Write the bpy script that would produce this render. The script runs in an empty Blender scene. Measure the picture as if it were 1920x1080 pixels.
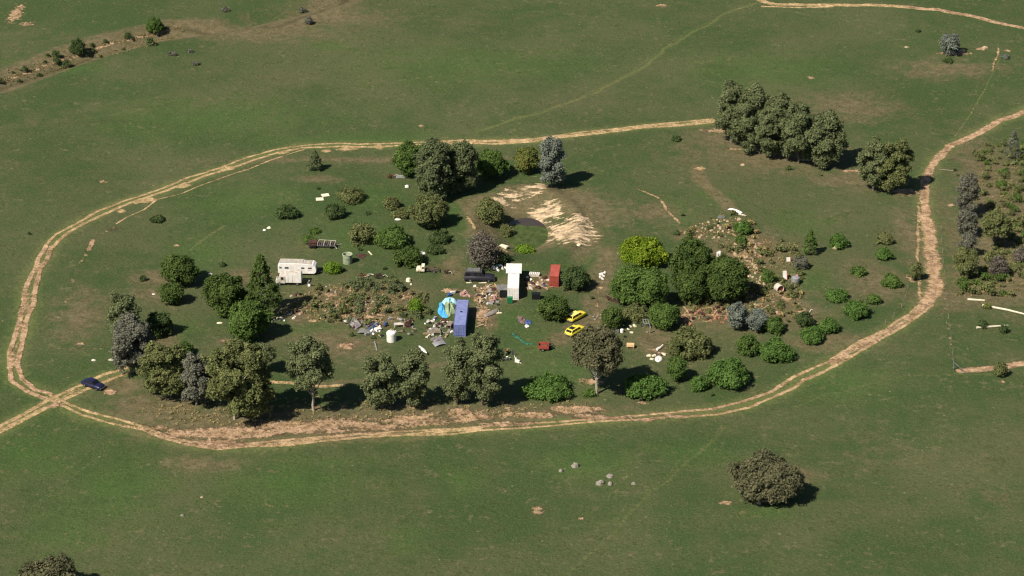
import bpy, math, random
import numpy as np
from mathutils import Vector, Matrix
R = math.radians
random.seed(7); rng = np.random.default_rng(11)
S = bpy.context.scene
COL = S.collection

# ------------------------------------------------------------------ camera, sky, sun, exposure
CAM_H, DEP, HF = 210.0, R(26), R(12.5)
F = 960 / math.tan(HF)
cam = bpy.data.cameras.new('camera'); co = bpy.data.objects.new('camera', cam); COL.objects.link(co)
cam.sensor_width = 36; cam.lens = 18 / math.tan(HF); cam.clip_start = 1; cam.clip_end = 9000
co.location = (0, 0, CAM_H); co.rotation_euler = (R(90) - DEP, 0, 0)
S.camera = co
S.render.resolution_x = 1024; S.render.resolution_y = 576
SUN_EL = R(47.5); SUN_AZ = math.atan2(-0.68, -0.73)          # sun stands to the left of and behind the camera
w = bpy.data.worlds.new('World'); S.world = w; w.use_nodes = True
wn = w.node_tree.nodes; bg = wn['Background']
sky = wn.new('ShaderNodeTexSky'); sky.sky_type = 'NISHITA'; sky.sun_disc = False
sky.sun_elevation = SUN_EL; sky.sun_rotation = math.atan2(-0.73, -0.68) % (2 * math.pi); sky.altitude = 500
w.node_tree.links.new(sky.outputs[0], bg.inputs[0]); bg.inputs[1].default_value = 0.05
sl = bpy.data.lights.new('sun', 'SUN'); sl.energy = 5.0; sl.angle = R(0.53); sl.color = (1, 0.91, 0.76)
so = bpy.data.objects.new('sun', sl); COL.objects.link(so)
sd = Vector((math.cos(SUN_AZ) * math.cos(SUN_EL), math.sin(SUN_AZ) * math.cos(SUN_EL), math.sin(SUN_EL)))
so.rotation_euler = sd.to_track_quat('Z', 'Y').to_euler(); so.location = (-200, 200, 300)
S.view_settings.view_transform = 'Standard'; S.view_settings.look = 'None'
S.view_settings.exposure = 0.52; S.view_settings.gamma = 1
S.cycles.filter_width = 1.25
S.cycles.max_bounces = 6; S.cycles.diffuse_bounces = 3; S.cycles.transparent_max_bounces = 4

# ------------------------------------------------------------------ terrain shape and pixel -> ground
def flat_at(px, py, h=0.0):
    cx = (px - 960) / F; cy = (540 - py) / F
    d = (cx, math.cos(DEP) + cy * math.sin(DEP), -math.sin(DEP) + cy * math.cos(DEP))
    t = (CAM_H - h) / -d[2]
    return d[0] * t, d[1] * t
def scl(py):
    x, y = flat_at(960, py)
    return F / (y * math.cos(DEP) + CAM_H * math.sin(DEP))
def sstep(a, b, x):
    t = np.clip((x - a) / (b - a), 0, 1); return t * t * (3 - 2 * t)
DAM = flat_at(986, 424); GUL = [flat_at(*p) for p in ((-200, 190), (0, 160), (150, 108), (290, 70), (420, 50), (640, 0), (760, -40))]
MND = flat_at(975, 352)
def seg_dist(X, Y, pts, off=0.0):
    best = np.full(np.shape(X), 1e9)
    for i in range(len(pts) - 1):
        (ax, ay), (bx, by) = pts[i], pts[i + 1]
        dx, dy = bx - ax, by - ay; L = math.hypot(dx, dy) or 1e-6
        if off:
            ox, oy = -dy / L * off, dx / L * off; ax += ox; ay += oy
        t = np.clip(((X - ax) * dx + (Y - ay) * dy) / (L * L), 0, 1)
        best = np.minimum(best, np.hypot(X - ax - t * dx, Y - ay - t * dy))
    return best
def height(X, Y):
    X = np.asarray(X, float); Y = np.asarray(Y, float)
    h = .55 * np.sin(X * .031 + 1.3) * np.sin(Y * .027 + .4) + .25 * np.sin(X * .083 + Y * .05) + .12 * np.sin(X * .21 - Y * .13 + 2) * np.sin(Y * .19)
    r = np.hypot((X - DAM[0]) / 10.5, (Y - DAM[1]) / 18.0)
    h = h * (.3 + .7 * sstep(1., 1.6, r)) - 2.3 * (1 - sstep(.15, 1.05, r)) + .7 * np.exp(-((r - 1.12) / .16) ** 2)
    g = seg_dist(X, Y, GUL)
    h = h - 1.6 * np.exp(-(g / 3.2) ** 2) + .3 * np.exp(-((g - 8) / 3) ** 2)
    far = sstep(900, 3500, np.hypot(X, Y - 430))
    return h + far * 30 * np.sin(X * .0021 + .5) * np.sin(Y * .0017)
def at(px, py):
    h = 0.0
    for _ in range(6):
        x, y = flat_at(px, py, h); h = float(height(x, y))
    return Vector((x, y, h))

# ------------------------------------------------------------------ materials
def smat(name, base, rough=.7, metal=0, var=.25, scale=3.0, col2=None, spec=.3, bump=0):
    m = bpy.data.materials.new(name); m.use_nodes = True; nt = m.node_tree; N = nt.nodes; L = nt.links
    b = N['Principled BSDF']; b.inputs['Roughness'].default_value = rough; b.inputs['Metallic'].default_value = metal
    b.inputs['Specular IOR Level'].default_value = spec
    g = N.new('ShaderNodeNewGeometry'); n = N.new('ShaderNodeTexNoise'); n.inputs['Scale'].default_value = scale; n.inputs['Detail'].default_value = 5
    L.new(g.outputs['Position'], n.inputs['Vector'])
    r = N.new('ShaderNodeValToRGB'); r.color_ramp.elements[0].position = .35; r.color_ramp.elements[1].position = .68
    c2 = col2 or tuple(max(0, c * (1 - 2 * var)) for c in base)
    r.color_ramp.elements[0].color = (*c2, 1); r.color_ramp.elements[1].color = (*base, 1)
    L.new(n.outputs[0], r.inputs[0]); L.new(r.outputs[0], b.inputs['Base Color'])
    if bump:
        bp = N.new('ShaderNodeBump'); bp.inputs['Strength'].default_value = .6; bp.inputs['Distance'].default_value = bump
        L.new(n.outputs[0], bp.inputs['Height']); L.new(bp.outputs[0], b.inputs['Normal'])
    return m
def leafmat(name, a, b2, brown=None):
    m = bpy.data.materials.new(name); m.use_nodes = True; nt = m.node_tree; N = nt.nodes; L = nt.links
    N.remove(N['Principled BSDF']); out = N['Material Output']
    at_ = N.new('ShaderNodeAttribute'); at_.attribute_name = 'tint'
    r = N.new('ShaderNodeValToRGB'); r.color_ramp.elements[0].color = (*a, 1); r.color_ramp.elements[1].color = (*b2, 1)
    if brown:
        e = r.color_ramp.elements.new(.97); e.color = (*b2, 1); r.color_ramp.elements[2].color = (*brown, 1)
    L.new(at_.outputs['Fac'], r.inputs[0])
    d = N.new('ShaderNodeBsdfDiffuse'); t = N.new('ShaderNodeBsdfTranslucent'); mx = N.new('ShaderNodeMixShader'); mx.inputs[0].default_value = .3
    L.new(r.outputs[0], d.inputs[0]); L.new(r.outputs[0], t.inputs[0]); L.new(d.outputs[0], mx.inputs[1]); L.new(t.outputs[0], mx.inputs[2]); L.new(mx.outputs[0], out.inputs[0])
    return m
K = 1.8
def lk(a, b, br=None): return tuple(x * K for x in a), tuple(x * K for x in b), br
LEAF = {k: leafmat('leaves_' + k, *v) for k, v in {
    'euc': lk((.045, .058, .026), (.125, .14, .07)), 'grey': lk((.045, .048, .036), (.135, .135, .105)),
    'oak': lk((.022, .038, .011), (.07, .10, .028)), 'bright': lk((.032, .062, .015), (.078, .135, .034)),
    'green': lk((.03, .052, .014), (.08, .125, .032)), 'yellow': lk((.05, .085, .008), (.145, .185, .02)),
    'blue': lk((.055, .068, .055), (.145, .16, .135)), 'brown': lk((.055, .05, .04), (.115, .10, .085)),
    'olive': lk((.048, .058, .022), (.125, .134, .055)), 'rust': lk((.05, .065, .02), (.13, .14, .04), (.22, .12, .03)),
    'dark': lk((.022, .036, .014), (.06, .085, .032)), 'isol': lk((.04, .043, .022), (.108, .104, .06)),
    'pine': lk((.04, .055, .028), (.11, .125, .06)), 'dry': lk((.12, .10, .045), (.26, .21, .10)), 'spring': lk((.05, .09, .012), (.12, .19, .025))}.items()}
BARK = smat('bark', (.17, .14, .11), .9, var=.25, scale=4); BARKP = smat('pale_bark', (.42, .36, .30), .85, var=.2, scale=3)

# ------------------------------------------------------------------ mesh helpers
def mk(name, V, Fc, mat, parent=None, smooth=False):
    me = bpy.data.meshes.new(name); me.from_pydata([tuple(v) for v in V], [], Fc)
    me.materials.append(mat)
    if smooth: me.polygons.foreach_set('use_smooth', [True] * len(me.polygons))
    me.update()
    o = bpy.data.objects.new(name, me); COL.objects.link(o)
    if parent: o.parent = parent
    return o
class MB:
    def __init__(s): s.v = []; s.f = []
    def add(s, V, Fc, M=None):
        n = len(s.v); s.v += [(M @ Vector(v)) if M else Vector(v) for v in V]; s.f += [tuple(i + n for i in f) for f in Fc]; return s
    def box(s, c, d, rot=(0, 0, 0), taper=1.0):
        x, y, z = [q / 2 for q in d]; t = taper
        V = [(-x, -y, -z), (x, -y, -z), (x, y, -z), (-x, y, -z), (-x * t, -y * t, z), (x * t, -y * t, z), (x * t, y * t, z), (-x * t, y * t, z)]
        Fc = [(3, 2, 1, 0), (4, 5, 6, 7), (0, 1, 5, 4), (1, 2, 6, 5), (2, 3, 7, 6), (3, 0, 4, 7)]
        from mathutils import Euler
        return s.add(V, Fc, Matrix.Translation(c) @ Euler(rot).to_matrix().to_4x4())
    def tube(s, p, q, r, n=8, r2=None, cap=True):
        p, q = Vector(p), Vector(q); r2 = r if r2 is None else r2
        M = (q - p).to_track_quat('Z', 'Y').to_matrix(); V = []
        for c, rr in ((p, r), (q, r2)):
            for i in range(n):
                a = 2 * math.pi * i / n; V.append(c + M @ Vector((rr * math.cos(a), rr * math.sin(a), 0)))
        Fc = [(i, (i + 1) % n, n + (i + 1) % n, n + i) for i in range(n)]
        if cap: Fc += [tuple(range(n))[::-1], tuple(range(n, 2 * n))]
        return s.add(V, Fc)
    def path(s, pts, r, n=6):
        for a, b in zip(pts, pts[1:]): s.tube(a, b, r, n)
        return s
    def lathe(s, prof, n=20, c=(0, 0, 0)):
        V = []; Fc = []
        for r, z in prof:
            for i in range(n):
                a = 2 * math.pi * i / n; V.append((c[0] + r * math.cos(a), c[1] + r * math.sin(a), c[2] + z))
        for k in range(len(prof) - 1):
            for i in range(n): Fc.append((k * n + i, k * n + (i + 1) % n, (k + 1) * n + (i + 1) % n, (k + 1) * n + i))
        return s.add(V, Fc)
    def loft(s, rings, close=True):
        n = len(rings[0]); V = [p for r in rings for p in r]; Fc = []
        for k in range(len(rings) - 1):
            for i in range(n): Fc.append((k * n + i, k * n + (i + 1) % n, (k + 1) * n + (i + 1) % n, (k + 1) * n + i))
        if close: Fc += [tuple(range(n))[::-1], tuple(range((len(rings) - 1) * n, len(rings) * n))]
        return s.add(V, Fc)
    def ribbed(s, L, W, pitch=.2, amp=.03, M=None, sag=0, seed=1, tear=0):
        """corrugated sheet, ribs along x, with thickness"""
        n = max(4, int(W / pitch * 2)); m = 8; rr = random.Random(seed); V = []
        for side in (0, 1):
            for j in range(m + 1):
                for i in range(n + 1):
                    u = j / m; x = (u - .5) * L; y = (i / n - .5) * W
                    z = amp * (1 if i % 2 else -1) + sag * math.sin(u * math.pi) + tear * math.sin(u * 5 + i * .3 + seed) - side * .02
                    V.append((x, y, z))
        q = (m + 1) * (n + 1); Fc = []
        for j in range(m):
            for i in range(n):
                a = j * (n + 1) + i; b = a + n + 1; Fc.append((a, b, b + 1, a + 1)); Fc.append((q + a, q + a + 1, q + b + 1, q + b))
        edge = [j * (n + 1) for j in range(m + 1)], [j * (n + 1) + n for j in range(m + 1)], list(range(n + 1)), [m * (n + 1) + i for i in range(n + 1)]
        for e in edge:
            for a, b in zip(e, e[1:]): Fc.append((a, b, q + b, q + a))
        return s.add(V, Fc, M)
    def build(s, name, mat, parent=None, smooth=False, bevel=0):
        o = mk(name, s.v, s.f, mat, parent, smooth)
        if bevel:
            b = o.modifiers.new('bevel', 'BEVEL'); b.width = bevel; b.segments = 2; b.limit_method = 'ANGLE'
        return o
def tag(o, label=None, cat=None, group=None, kind=None):
    if label: o['label'] = label
    if cat: o['category'] = cat
    if group: o['group'] = group
    if kind: o['kind'] = kind
    return o
def thing(name, label, cat, px, py, rz=0, group=None, sink=0):
    o = bpy.data.objects.new(name, None); COL.objects.link(o); o.empty_display_size = .3
    p = at(px, py); o.location = (p.x, p.y, p.z - sink); o.rotation_euler = (0, 0, R(rz))
    return tag(o, label, cat, group)
def ground(o, px, py, rz=0, sink=0):
    p = at(px, py); o.location = (p.x, p.y, p.z - sink); o.rotation_euler = (0, 0, R(rz)); return o

# ------------------------------------------------------------------ ground sheet: one dense grid that opens out towards the horizon
step = .42
xin = np.arange(-150, 150.01, step); yin = np.arange(318, 622.01, step)
def grow(a, n, g0, k):
    out = []; g = g0
    for _ in range(n): g *= k; out.append(g)
    return np.cumsum(out)
gx = grow(0, 34, step, 1.24)
xs = np.concatenate([-150 - gx[::-1], xin, 150 + gx]); ys = np.concatenate([318 - gx[::-1], yin, 622 + gx])
NX, NY = len(xs), len(ys)
X, Y = np.meshgrid(xs, ys); Z = height(X, Y)
A = {k: np.zeros((NY, NX)) for k in ('track', 'bare', 'brown', 'lush', 'red', 'rock', 'dark', 'dim')}
def region(x0, x1, y0, y1):
    return (slice(max(0, np.searchsorted(ys, y0) - 1), np.searchsorted(ys, y1) + 1), slice(max(0, np.searchsorted(xs, x0) - 1), np.searchsorted(xs, x1) + 1))
def line(key, pts, hw=.5, s=1.0, off=0.0, jit=.25):
    P = [tuple(at(*p)[:2]) for p in pts]
    Q = []                                                   # gentle wander so that ruts are not ruled lines
    for a, b in zip(P, P[1:]):
        n = max(1, int(math.dist(a, b) / 4))
        for i in range(n):
            t = i / n; Q.append((a[0] + (b[0] - a[0]) * t + random.gauss(0, jit), a[1] + (b[1] - a[1]) * t + random.gauss(0, jit)))
    Q.append(P[-1])
    for i in range(0, len(Q) - 1, 8):
        q = Q[i:i + 9]; m = 3 * hw + abs(off) + 1
        r = region(min(p[0] for p in q) - m, max(p[0] for p in q) + m, min(p[1] for p in q) - m, max(p[1] for p in q) + m)
        d = seg_dist(X[r], Y[r], q, off)
        A[key][r] = np.maximum(A[key][r], s * np.clip(1 - .5 * d / hw, 0, 1))
def blob(key, cx, cy, rx, ry, s=1.0, rot=0):
    c = at(cx, cy); k = scl(cy); a = rx / k; b = ry / (k * .44); m = 2 * max(a, b); r = region(c.x - m, c.x + m, c.y - m, c.y + m)
    dx, dy = X[r] - c.x, Y[r] - c.y; ca, sa = math.cos(R(rot)), math.sin(R(rot))
    u = np.hypot((dx * ca + dy * sa) / a, (-dx * sa + dy * ca) / b)
    A[key][r] = np.maximum(A[key][r], s * np.clip(1 - .5 * u, 0, 1))
def pline(key, pts, hw, s=1.0): line(key, pts, hw, s)

LOOP_N = [(1337, 226), (1280, 231), (1200, 238), (1100, 250), (1000, 263), (900, 266), (800, 268), (710, 272), (640, 272), (570, 274), (520, 283), (470, 297), (420, 315), (360, 335), (300, 358), (240, 377), (190, 398), (150, 418), (115, 440), (92, 462)]
LOOP_W = [(92, 462), (80, 485), (66, 515), (55, 550), (48, 590), (38, 625), (28, 660), (26, 685), (34, 712), (60, 733), (90, 742)]
ROAD = [(-40, 828), (0, 805), (50, 778), (100, 752), (150, 728), (200, 707), (252, 690)]
LOOP_S = [(90, 742), (120, 757), (160, 775), (210, 790), (270, 804), (310, 820), (360, 832), (410, 838), (470, 835), (540, 829), (600, 822), (680, 815), (760, 812), (850, 808), (900, 803), (980, 798), (1050, 793), (1130, 788), (1200, 783), (1270, 776)]
LOOP_E = [(1270, 776), (1340, 770), (1400, 757), (1450, 738), (1500, 710), (1560, 680), (1620, 645), (1670, 618), (1710, 592), (1740, 568)]
LOOP_R = [(1740, 568), (1755, 535), (1752, 500), (1745, 450), (1738, 410), (1733, 365), (1737, 330), (1755, 300), (1785, 275), (1830, 250), (1880, 225), (1960, 192)]
TOPR = [(1395, -20), (1430, 2), (1450, 8), (1500, 9), (1600, 10), (1700, 13), (1760, 18), (1820, 30), (1870, 42), (1960, 62)]
for o_, s_ in ((-.9, .85), (.9, 1.0)): line('track', LOOP_N, .48, s_, o_)
line('track', [(1337, 226), (1280, 231), (1200, 238), (1100, 250), (1000, 263), (900, 266), (800, 268)], .75, .8)
for q_ in (LOOP_N, LOOP_W, ROAD, LOOP_S, LOOP_E, LOOP_R): line('dim', q_, 2.6, 1.0)
for o_ in (-.95, .95): line('track', LOOP_W, .52, .98, o_); line('red', LOOP_W, 1.2, .8, o_)
line('track', LOOP_W[3:8], .6, .6)
for o_ in (-.9, .9): line('track', ROAD, .5, 1.0, o_)
line('track', ROAD[:5], .7, .58)
for o_ in (-.7, .7): line('track', LOOP_S, .42, .88, o_)
line('track', LOOP_S[6:15], .6, .75)
for o_ in (-1.2, 1.0): line('track', LOOP_E, .5, .84, o_)
line('red', LOOP_E, 1.5, .8)
line('track', LOOP_E[5:], 1.2, .66); line('track', LOOP_R[:5], 1.6, .95); line('red', LOOP_R, 2.6, .75)
line('track', LOOP_R[3:], 1.0, 1.0); line('track', [(1722, 560), (1722, 420), (1722, 380)], .5, .7)
for p in [(1750, 520, 22, 26), (1744, 470, 18, 26), (1738, 555, 18, 14)]: blob('track', *p, .6)
line('track', TOPR, 1.1, 1.0); line('red', TOPR[5:], 1.6, .8)
line('track', [(1430, 12), (1500, 14), (1560, 12)], .6, .8)
line('track', [(215, 418), (240, 405), (270, 392), (300, 375), (340, 362), (400, 340), (440, 325), (500, 302), (570, 280)], .28, .8, 0, .4)
for p in [(345, 349, 14, 4), (430, 315, 14, 4), (530, 286, 13, 4), (612, 283, 10, 3), (268, 376, 26, 5), (710, 275, 9, 6), (228, 396, 9, 4), (655, 278, 24, 4)]: blob('track', *p, 1.0, 20)
line('bare', [(215, 425), (190, 440), (170, 465), (150, 500), (130, 545), (120, 590)], .8, .55)
line('bare', [(175, 448), (165, 470)], .6, .9); line('red', [(175, 448), (165, 470)], .8, .8)
line('track', [(500, 716), (540, 718), (600, 725), (645, 722)], .55, .95)
line('brown', [(600, 722), (850, 680)], 1.3, .7)
LIGHT = [(1410, 3), (1340, 38), (1280, 70), (1200, 130), (1100, 180), (1000, 215), (900, 245)]
line('dim', LIGHT, .8, .8, 0, .5); line('dim', [(p[0] - 18, p[1] + 6) for p in LIGHT], .5, .6, 0, .5); line('bare', LIGHT[:2], .3, .55)
line('dim', [(1425, 15), (1480, 22), (1600, 37), (1720, 50), (1800, 75)], .4, .58)
line('dim', [(1870, 82), (1874, 110), (1850, 160), (1820, 215), (1785, 262)], .3, .8, 0, .1); line('bare', [(1872, 100), (1850, 160), (1820, 215), (1785, 262)], .22, .6, 0, .1); line('bare', [(1872, 90), (1862, 130)], .5, .75)
line('bare', [(1125, 605), (1120, 570), (1128, 530), (1135, 500)], .8, .55); line('brown', [(1050, 640), (1110, 600), (1125, 550), (1135, 470)], 3.0, .85)
line('bare', [(1195, 352), (1235, 372), (1255, 395), (1275, 418)], .5, .8); line('red', [(1235, 372), (1275, 418)], 1, .6)
line('brown', [(1310, 315), (1312, 335), (1335, 360), (1375, 395)], 1.6, 1.1); line('dim', [(1310, 315), (1312, 335), (1335, 360), (1375, 395)], 1.0, 1.2); blob('bare', 1313, 316, 11, 5, 1)
line('bare', [(875, 405), (890, 430), (915, 450), (952, 472)], .6, .75); line('brown', [(880, 380), (890, 430), (950, 475)], 2.2, .8)
line('dim', [(355, 470), (385, 445), (420, 424)], .5, .75)
line('bare', [(200, 655), (90, 652)], .35, .62)
line('track', [(1800, 696), (1840, 690), (1880, 688), (1960, 676)], .95, 1); line('red', [(1800, 696), (1960, 678)], 1.8, 1)
line('lush', [(1400, 765), (1500, 720), (1600, 668), (1700, 610), (1715, 560)], 1.0, .7)
line('bare', [(1765, 430), (1775, 590), (1790, 700)], .4, .55)
line('dim', [(1360, 800), (1300, 860), (1200, 945), (1130, 1020), (1060, 1078)], .6, .6)
line('dim', [(1920, 700), (1700, 705), (1550, 740), (1440, 790)], .7, .55)
for q in ([(1320, 830), (1200, 930), (1100, 1010)], [(260, 790), (130, 890), (60, 950)], [(230, 800), (110, 890)], [(700, 60), (640, 100), (560, 140)], [(0, 285), (150, 225), (330, 190)], [(820, 850), (1100, 880), (1500, 850)], [(1200, 560), (1210, 470)], [(640, 700), (560, 705)]): line('dim', q, .5, .5, 0, .6)
# dry brown earth
for p in [(330, 770, 130, 38), (500, 795, 230, 32), (700, 785, 260, 30), (930, 775, 190, 22), (1080, 770, 140, 16), (1440, 290, 190, 50), (1350, 260, 70, 30), (1600, 335, 110, 30),
          (1130, 400, 80, 40), (1060, 370, 70, 30), (1230, 400, 60, 26), (660, 560, 150, 40), (620, 645, 110, 32), (1400, 480, 130, 70), (1330, 590, 120, 40), (1470, 590, 110, 50), (1230, 640, 70, 36), (1560, 640, 120, 26),
          (600, 335, 50, 12), (60, 230, 50, 14, .5), (110, 225, 40, 10, .45), (250, 205, 110, 18, .4), (150, 590, 60, 60), (290, 550, 60, 20), (930, 550, 60, 30), (1050, 530, 60, 20), (470, 60, 200, 30), (610, 30, 160, 26), (1850, 470, 90, 130), (1800, 560, 140, 30),
          (850, 500, 30, 40), (700, 300, 400, 8), (1710, 450, 36, 90), (1640, 530, 80, 50), (1850, 930, 120, 40, .4), (1650, 850, 200, 60, .45), (1500, 890, 60, 16), (380, 870, 90, 14), (460, 520, 60, 20), (1600, 200, 120, 40), (1780, 130, 120, 26)]:
    blob('brown', *p[:4], p[4] if len(p) > 4 else .76)
for p in [(430, 812, 120, 12), (560, 800, 110, 12), (640, 793, 60, 9), (700, 800, 60, 8), (860, 772, 30, 7), (770, 787, 60, 8), (890, 782, 50, 6), (950, 795, 60, 5), (1000, 778, 50, 6), (1080, 768, 60, 8), (1100, 780, 40, 5), (1150, 783, 40, 4), (1210, 787, 30, 4), (1260, 780, 30, 3), (330, 815, 30, 8),
          (405, 830, 60, 8), (205, 735, 16, 5), (100, 760, 12, 5)]: blob('bare', *p, .92); blob('red', p[0], p[1], p[2] * 1.3, p[3] * 1.5, 1.0)
line('bare', [(280, 800), (420, 822), (560, 808), (760, 800), (960, 775)], 1.9, .66)
line('bare', [(420, 800), (560, 790), (760, 778), (980, 765), (1080, 772)], 1.6, .55)
for p in [(300, 765, 90, 30), (420, 800, 160, 28), (600, 795, 200, 26), (820, 780, 180, 20), (230, 725, 40, 14), (985, 392, 45, 18), (985, 440, 46, 34), (1010, 450, 50, 30), (1090, 440, 40, 40), (905, 430, 30, 26), (915, 375, 50, 14), (290, 640, 40, 30), (300, 520, 50, 14), (1885, 380, 70, 140), (1870, 530, 90, 40)]: blob('brown', *p, 1.05)
# dam banks, ruts of erosion
for p in [(1024, 399, 27, 13, 20, 1.0), (1042, 386, 14, 9, 20, .85), (1000, 400, 12, 8, 0, .9), (1072, 433, 38, 22, 20, 1.0), (1090, 412, 20, 14, 20, .8), (975, 362, 42, 12, 30, .75), (940, 378, 26, 8, 20, .7), (1015, 348, 14, 8, 0, .9)]: blob('rock', *p[:4], p[5], p[4])
for p in [(1000, 358, 60, 14), (1060, 372, 40, 26), (1100, 390, 40, 26)]: blob('brown', *p, 1.1); blob('red', *p, .35)
# rubble grounds
for p in [(905, 590, 16, 26), (912, 545, 18, 14), (1005, 532, 26, 10), (895, 560, 14, 10)]: blob('bare', *p, .8); blob('red', *p, 1.0)
for p in [(650, 570, 90, 28), (700, 590, 60, 26), (620, 555, 60, 20), (755, 555, 40, 16), (660, 590, 50, 20), (560, 585, 30, 22), (655, 645, 36, 14), (640, 650, 20, 8), (1390, 480, 60, 32), (1420, 460, 60, 22), (1380, 430, 40, 16), (1340, 590, 60, 22), (1360, 580, 40, 30), (1290, 590, 40, 18), (1470, 560, 50, 26), (1440, 600, 50, 16), (1300, 440, 40, 14),
          (925, 555, 32, 18), (905, 590, 22, 16), (1010, 530, 28, 16), (920, 600, 14, 22), (1500, 585, 40, 16), (445, 655, 16, 8), (420, 640, 14, 6), (850, 545, 14, 5), (1230, 660, 20, 12)]: blob('bare', *p, .60 if p[0] < 800 else .6); blob('red', *p, .95 if p[0] < 800 else .6); blob('brown', *p, 1.0)
for p in [(650, 648, 20, 10), (585, 601, 10, 4), (445, 655, 14, 7), (1008, 957, 14, 10), (1090, 972, 9, 3), (1365, 943, 22, 4), (1425, 938, 34, 6), (1520, 146, 9, 5), (790, 235, 8, 4), (30, 25, 18, 30), (50, 45, 18, 8), (1240, 10, 14, 6), (1790, 100, 36, 7), (1840, 92, 14, 5), (1890, 95, 8, 4), (1785, 385, 8, 5), (195, 341, 12, 4), (150, 645, 10, 3), (1710, 520, 12, 14), (1585, 463, 14, 4), (330, 460, 8, 3),
          (1345, 245, 40, 6), (1380, 280, 24, 4), (1520, 300, 40, 4), (1600, 320, 36, 4), (1700, 360, 40, 10), (595, 765, 12, 5), (775, 765, 8, 4), (1205, 755, 14, 4), (1110, 715, 30, 8), (840, 545, 18, 6), (1400, 735, 14, 3), (1880, 715, 8, 3)]:
    blob('bare', *p, .8); blob('red', *p, .75)
# lusher green
for p in [(90, 130, 100, 20), (140, 130, 80, 16), (620, 85, 60, 14), (1050, 700, 120, 60), (960, 600, 60, 30), (1000, 650, 80, 40), (850, 390, 40, 50), (680, 440, 120, 40), (700, 370, 80, 30), (1110, 480, 80, 30), (600, 615, 60, 14), (1380, 440, 40, 30), (1340, 370, 60, 26), (1270, 400, 40, 40), (830, 480, 40, 12), (900, 798, 50, 6), (860, 803, 30, 5), (1440, 960, 60, 16), (1420, 925, 60, 12), (560, 620, 60, 16),
          (50, 850, 100, 60), (90, 880, 60, 16), (220, 920, 140, 60), (120, 1000, 120, 50), (560, 900, 200, 60), (620, 870, 60, 16), (760, 1010, 60, 30), (1100, 870, 120, 40), (1300, 850, 100, 30), (860, 900, 60, 30), (380, 480, 100, 60), (460, 380, 150, 50), (1500, 420, 80, 40), (420, 220, 300, 60), (900, 120, 300, 70), (1450, 130, 200, 60), (330, 620, 60, 30), (30, 640, 30, 120), (660, 260, 300, 20), (1580, 720, 120, 40), (1470, 420, 30, 40), (1500, 520, 100, 40)]: blob('lush', *p, .62)
# creek bed
CREEK = [(-40, 175), (0, 160), (60, 138), (120, 115), (200, 92), (290, 72), (330, 62), (420, 60), (520, 52), (600, 22), (660, -8)]
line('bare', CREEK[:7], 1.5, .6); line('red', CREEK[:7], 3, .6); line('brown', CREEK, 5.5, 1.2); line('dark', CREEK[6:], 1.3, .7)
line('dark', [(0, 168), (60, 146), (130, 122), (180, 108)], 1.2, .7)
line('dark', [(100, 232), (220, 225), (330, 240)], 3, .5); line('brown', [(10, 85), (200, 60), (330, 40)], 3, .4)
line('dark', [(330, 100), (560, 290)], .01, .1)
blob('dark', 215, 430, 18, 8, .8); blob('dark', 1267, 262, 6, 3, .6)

NT = NX * NY
me_all = np.stack([X.ravel(), Y.ravel(), Z.ravel()], 1).astype(np.float32)
ii = (np.arange(NY - 1)[:, None] * NX + np.arange(NX - 1)[None, :]).ravel()
quads = np.stack([ii, ii + 1, ii + NX + 1, ii + NX], 1)
def facemean(a): a = a.ravel(); return a[quads].mean(1)
def terrain(name, sel, mat):
    q = quads[sel]; u, inv = np.unique(q.ravel(), return_inverse=True)
    me = bpy.data.meshes.new(name); me.vertices.add(len(u)); me.vertices.foreach_set('co', me_all[u].ravel())
    me.loops.add(len(inv)); me.loops.foreach_set('vertex_index', inv.astype(np.int32))
    me.polygons.add(len(q)); me.polygons.foreach_set('loop_start', np.arange(0, 4 * len(q), 4, dtype=np.int32))
    me.polygons.foreach_set('use_smooth', np.ones(len(q), bool))
    me.update(calc_edges=True)
    for k in A:
        t = me.attributes.new(k, 'FLOAT', 'POINT'); t.data.foreach_set('value', A[k].ravel()[u].astype(np.float32))
    # same normals either side of a split
    gy, gx_ = np.gradient(Z, ys, xs)
    n = np.stack([-gx_.ravel(), -gy.ravel(), np.ones(NT)], 1)[u]; n /= np.linalg.norm(n, axis=1, keepdims=True)
    me.normals_split_custom_set_from_vertices(n.tolist())
    me.materials.append(mat); o = bpy.data.objects.new(name, me); COL.objects.link(o); tag(o, kind='structure'); return o

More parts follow.
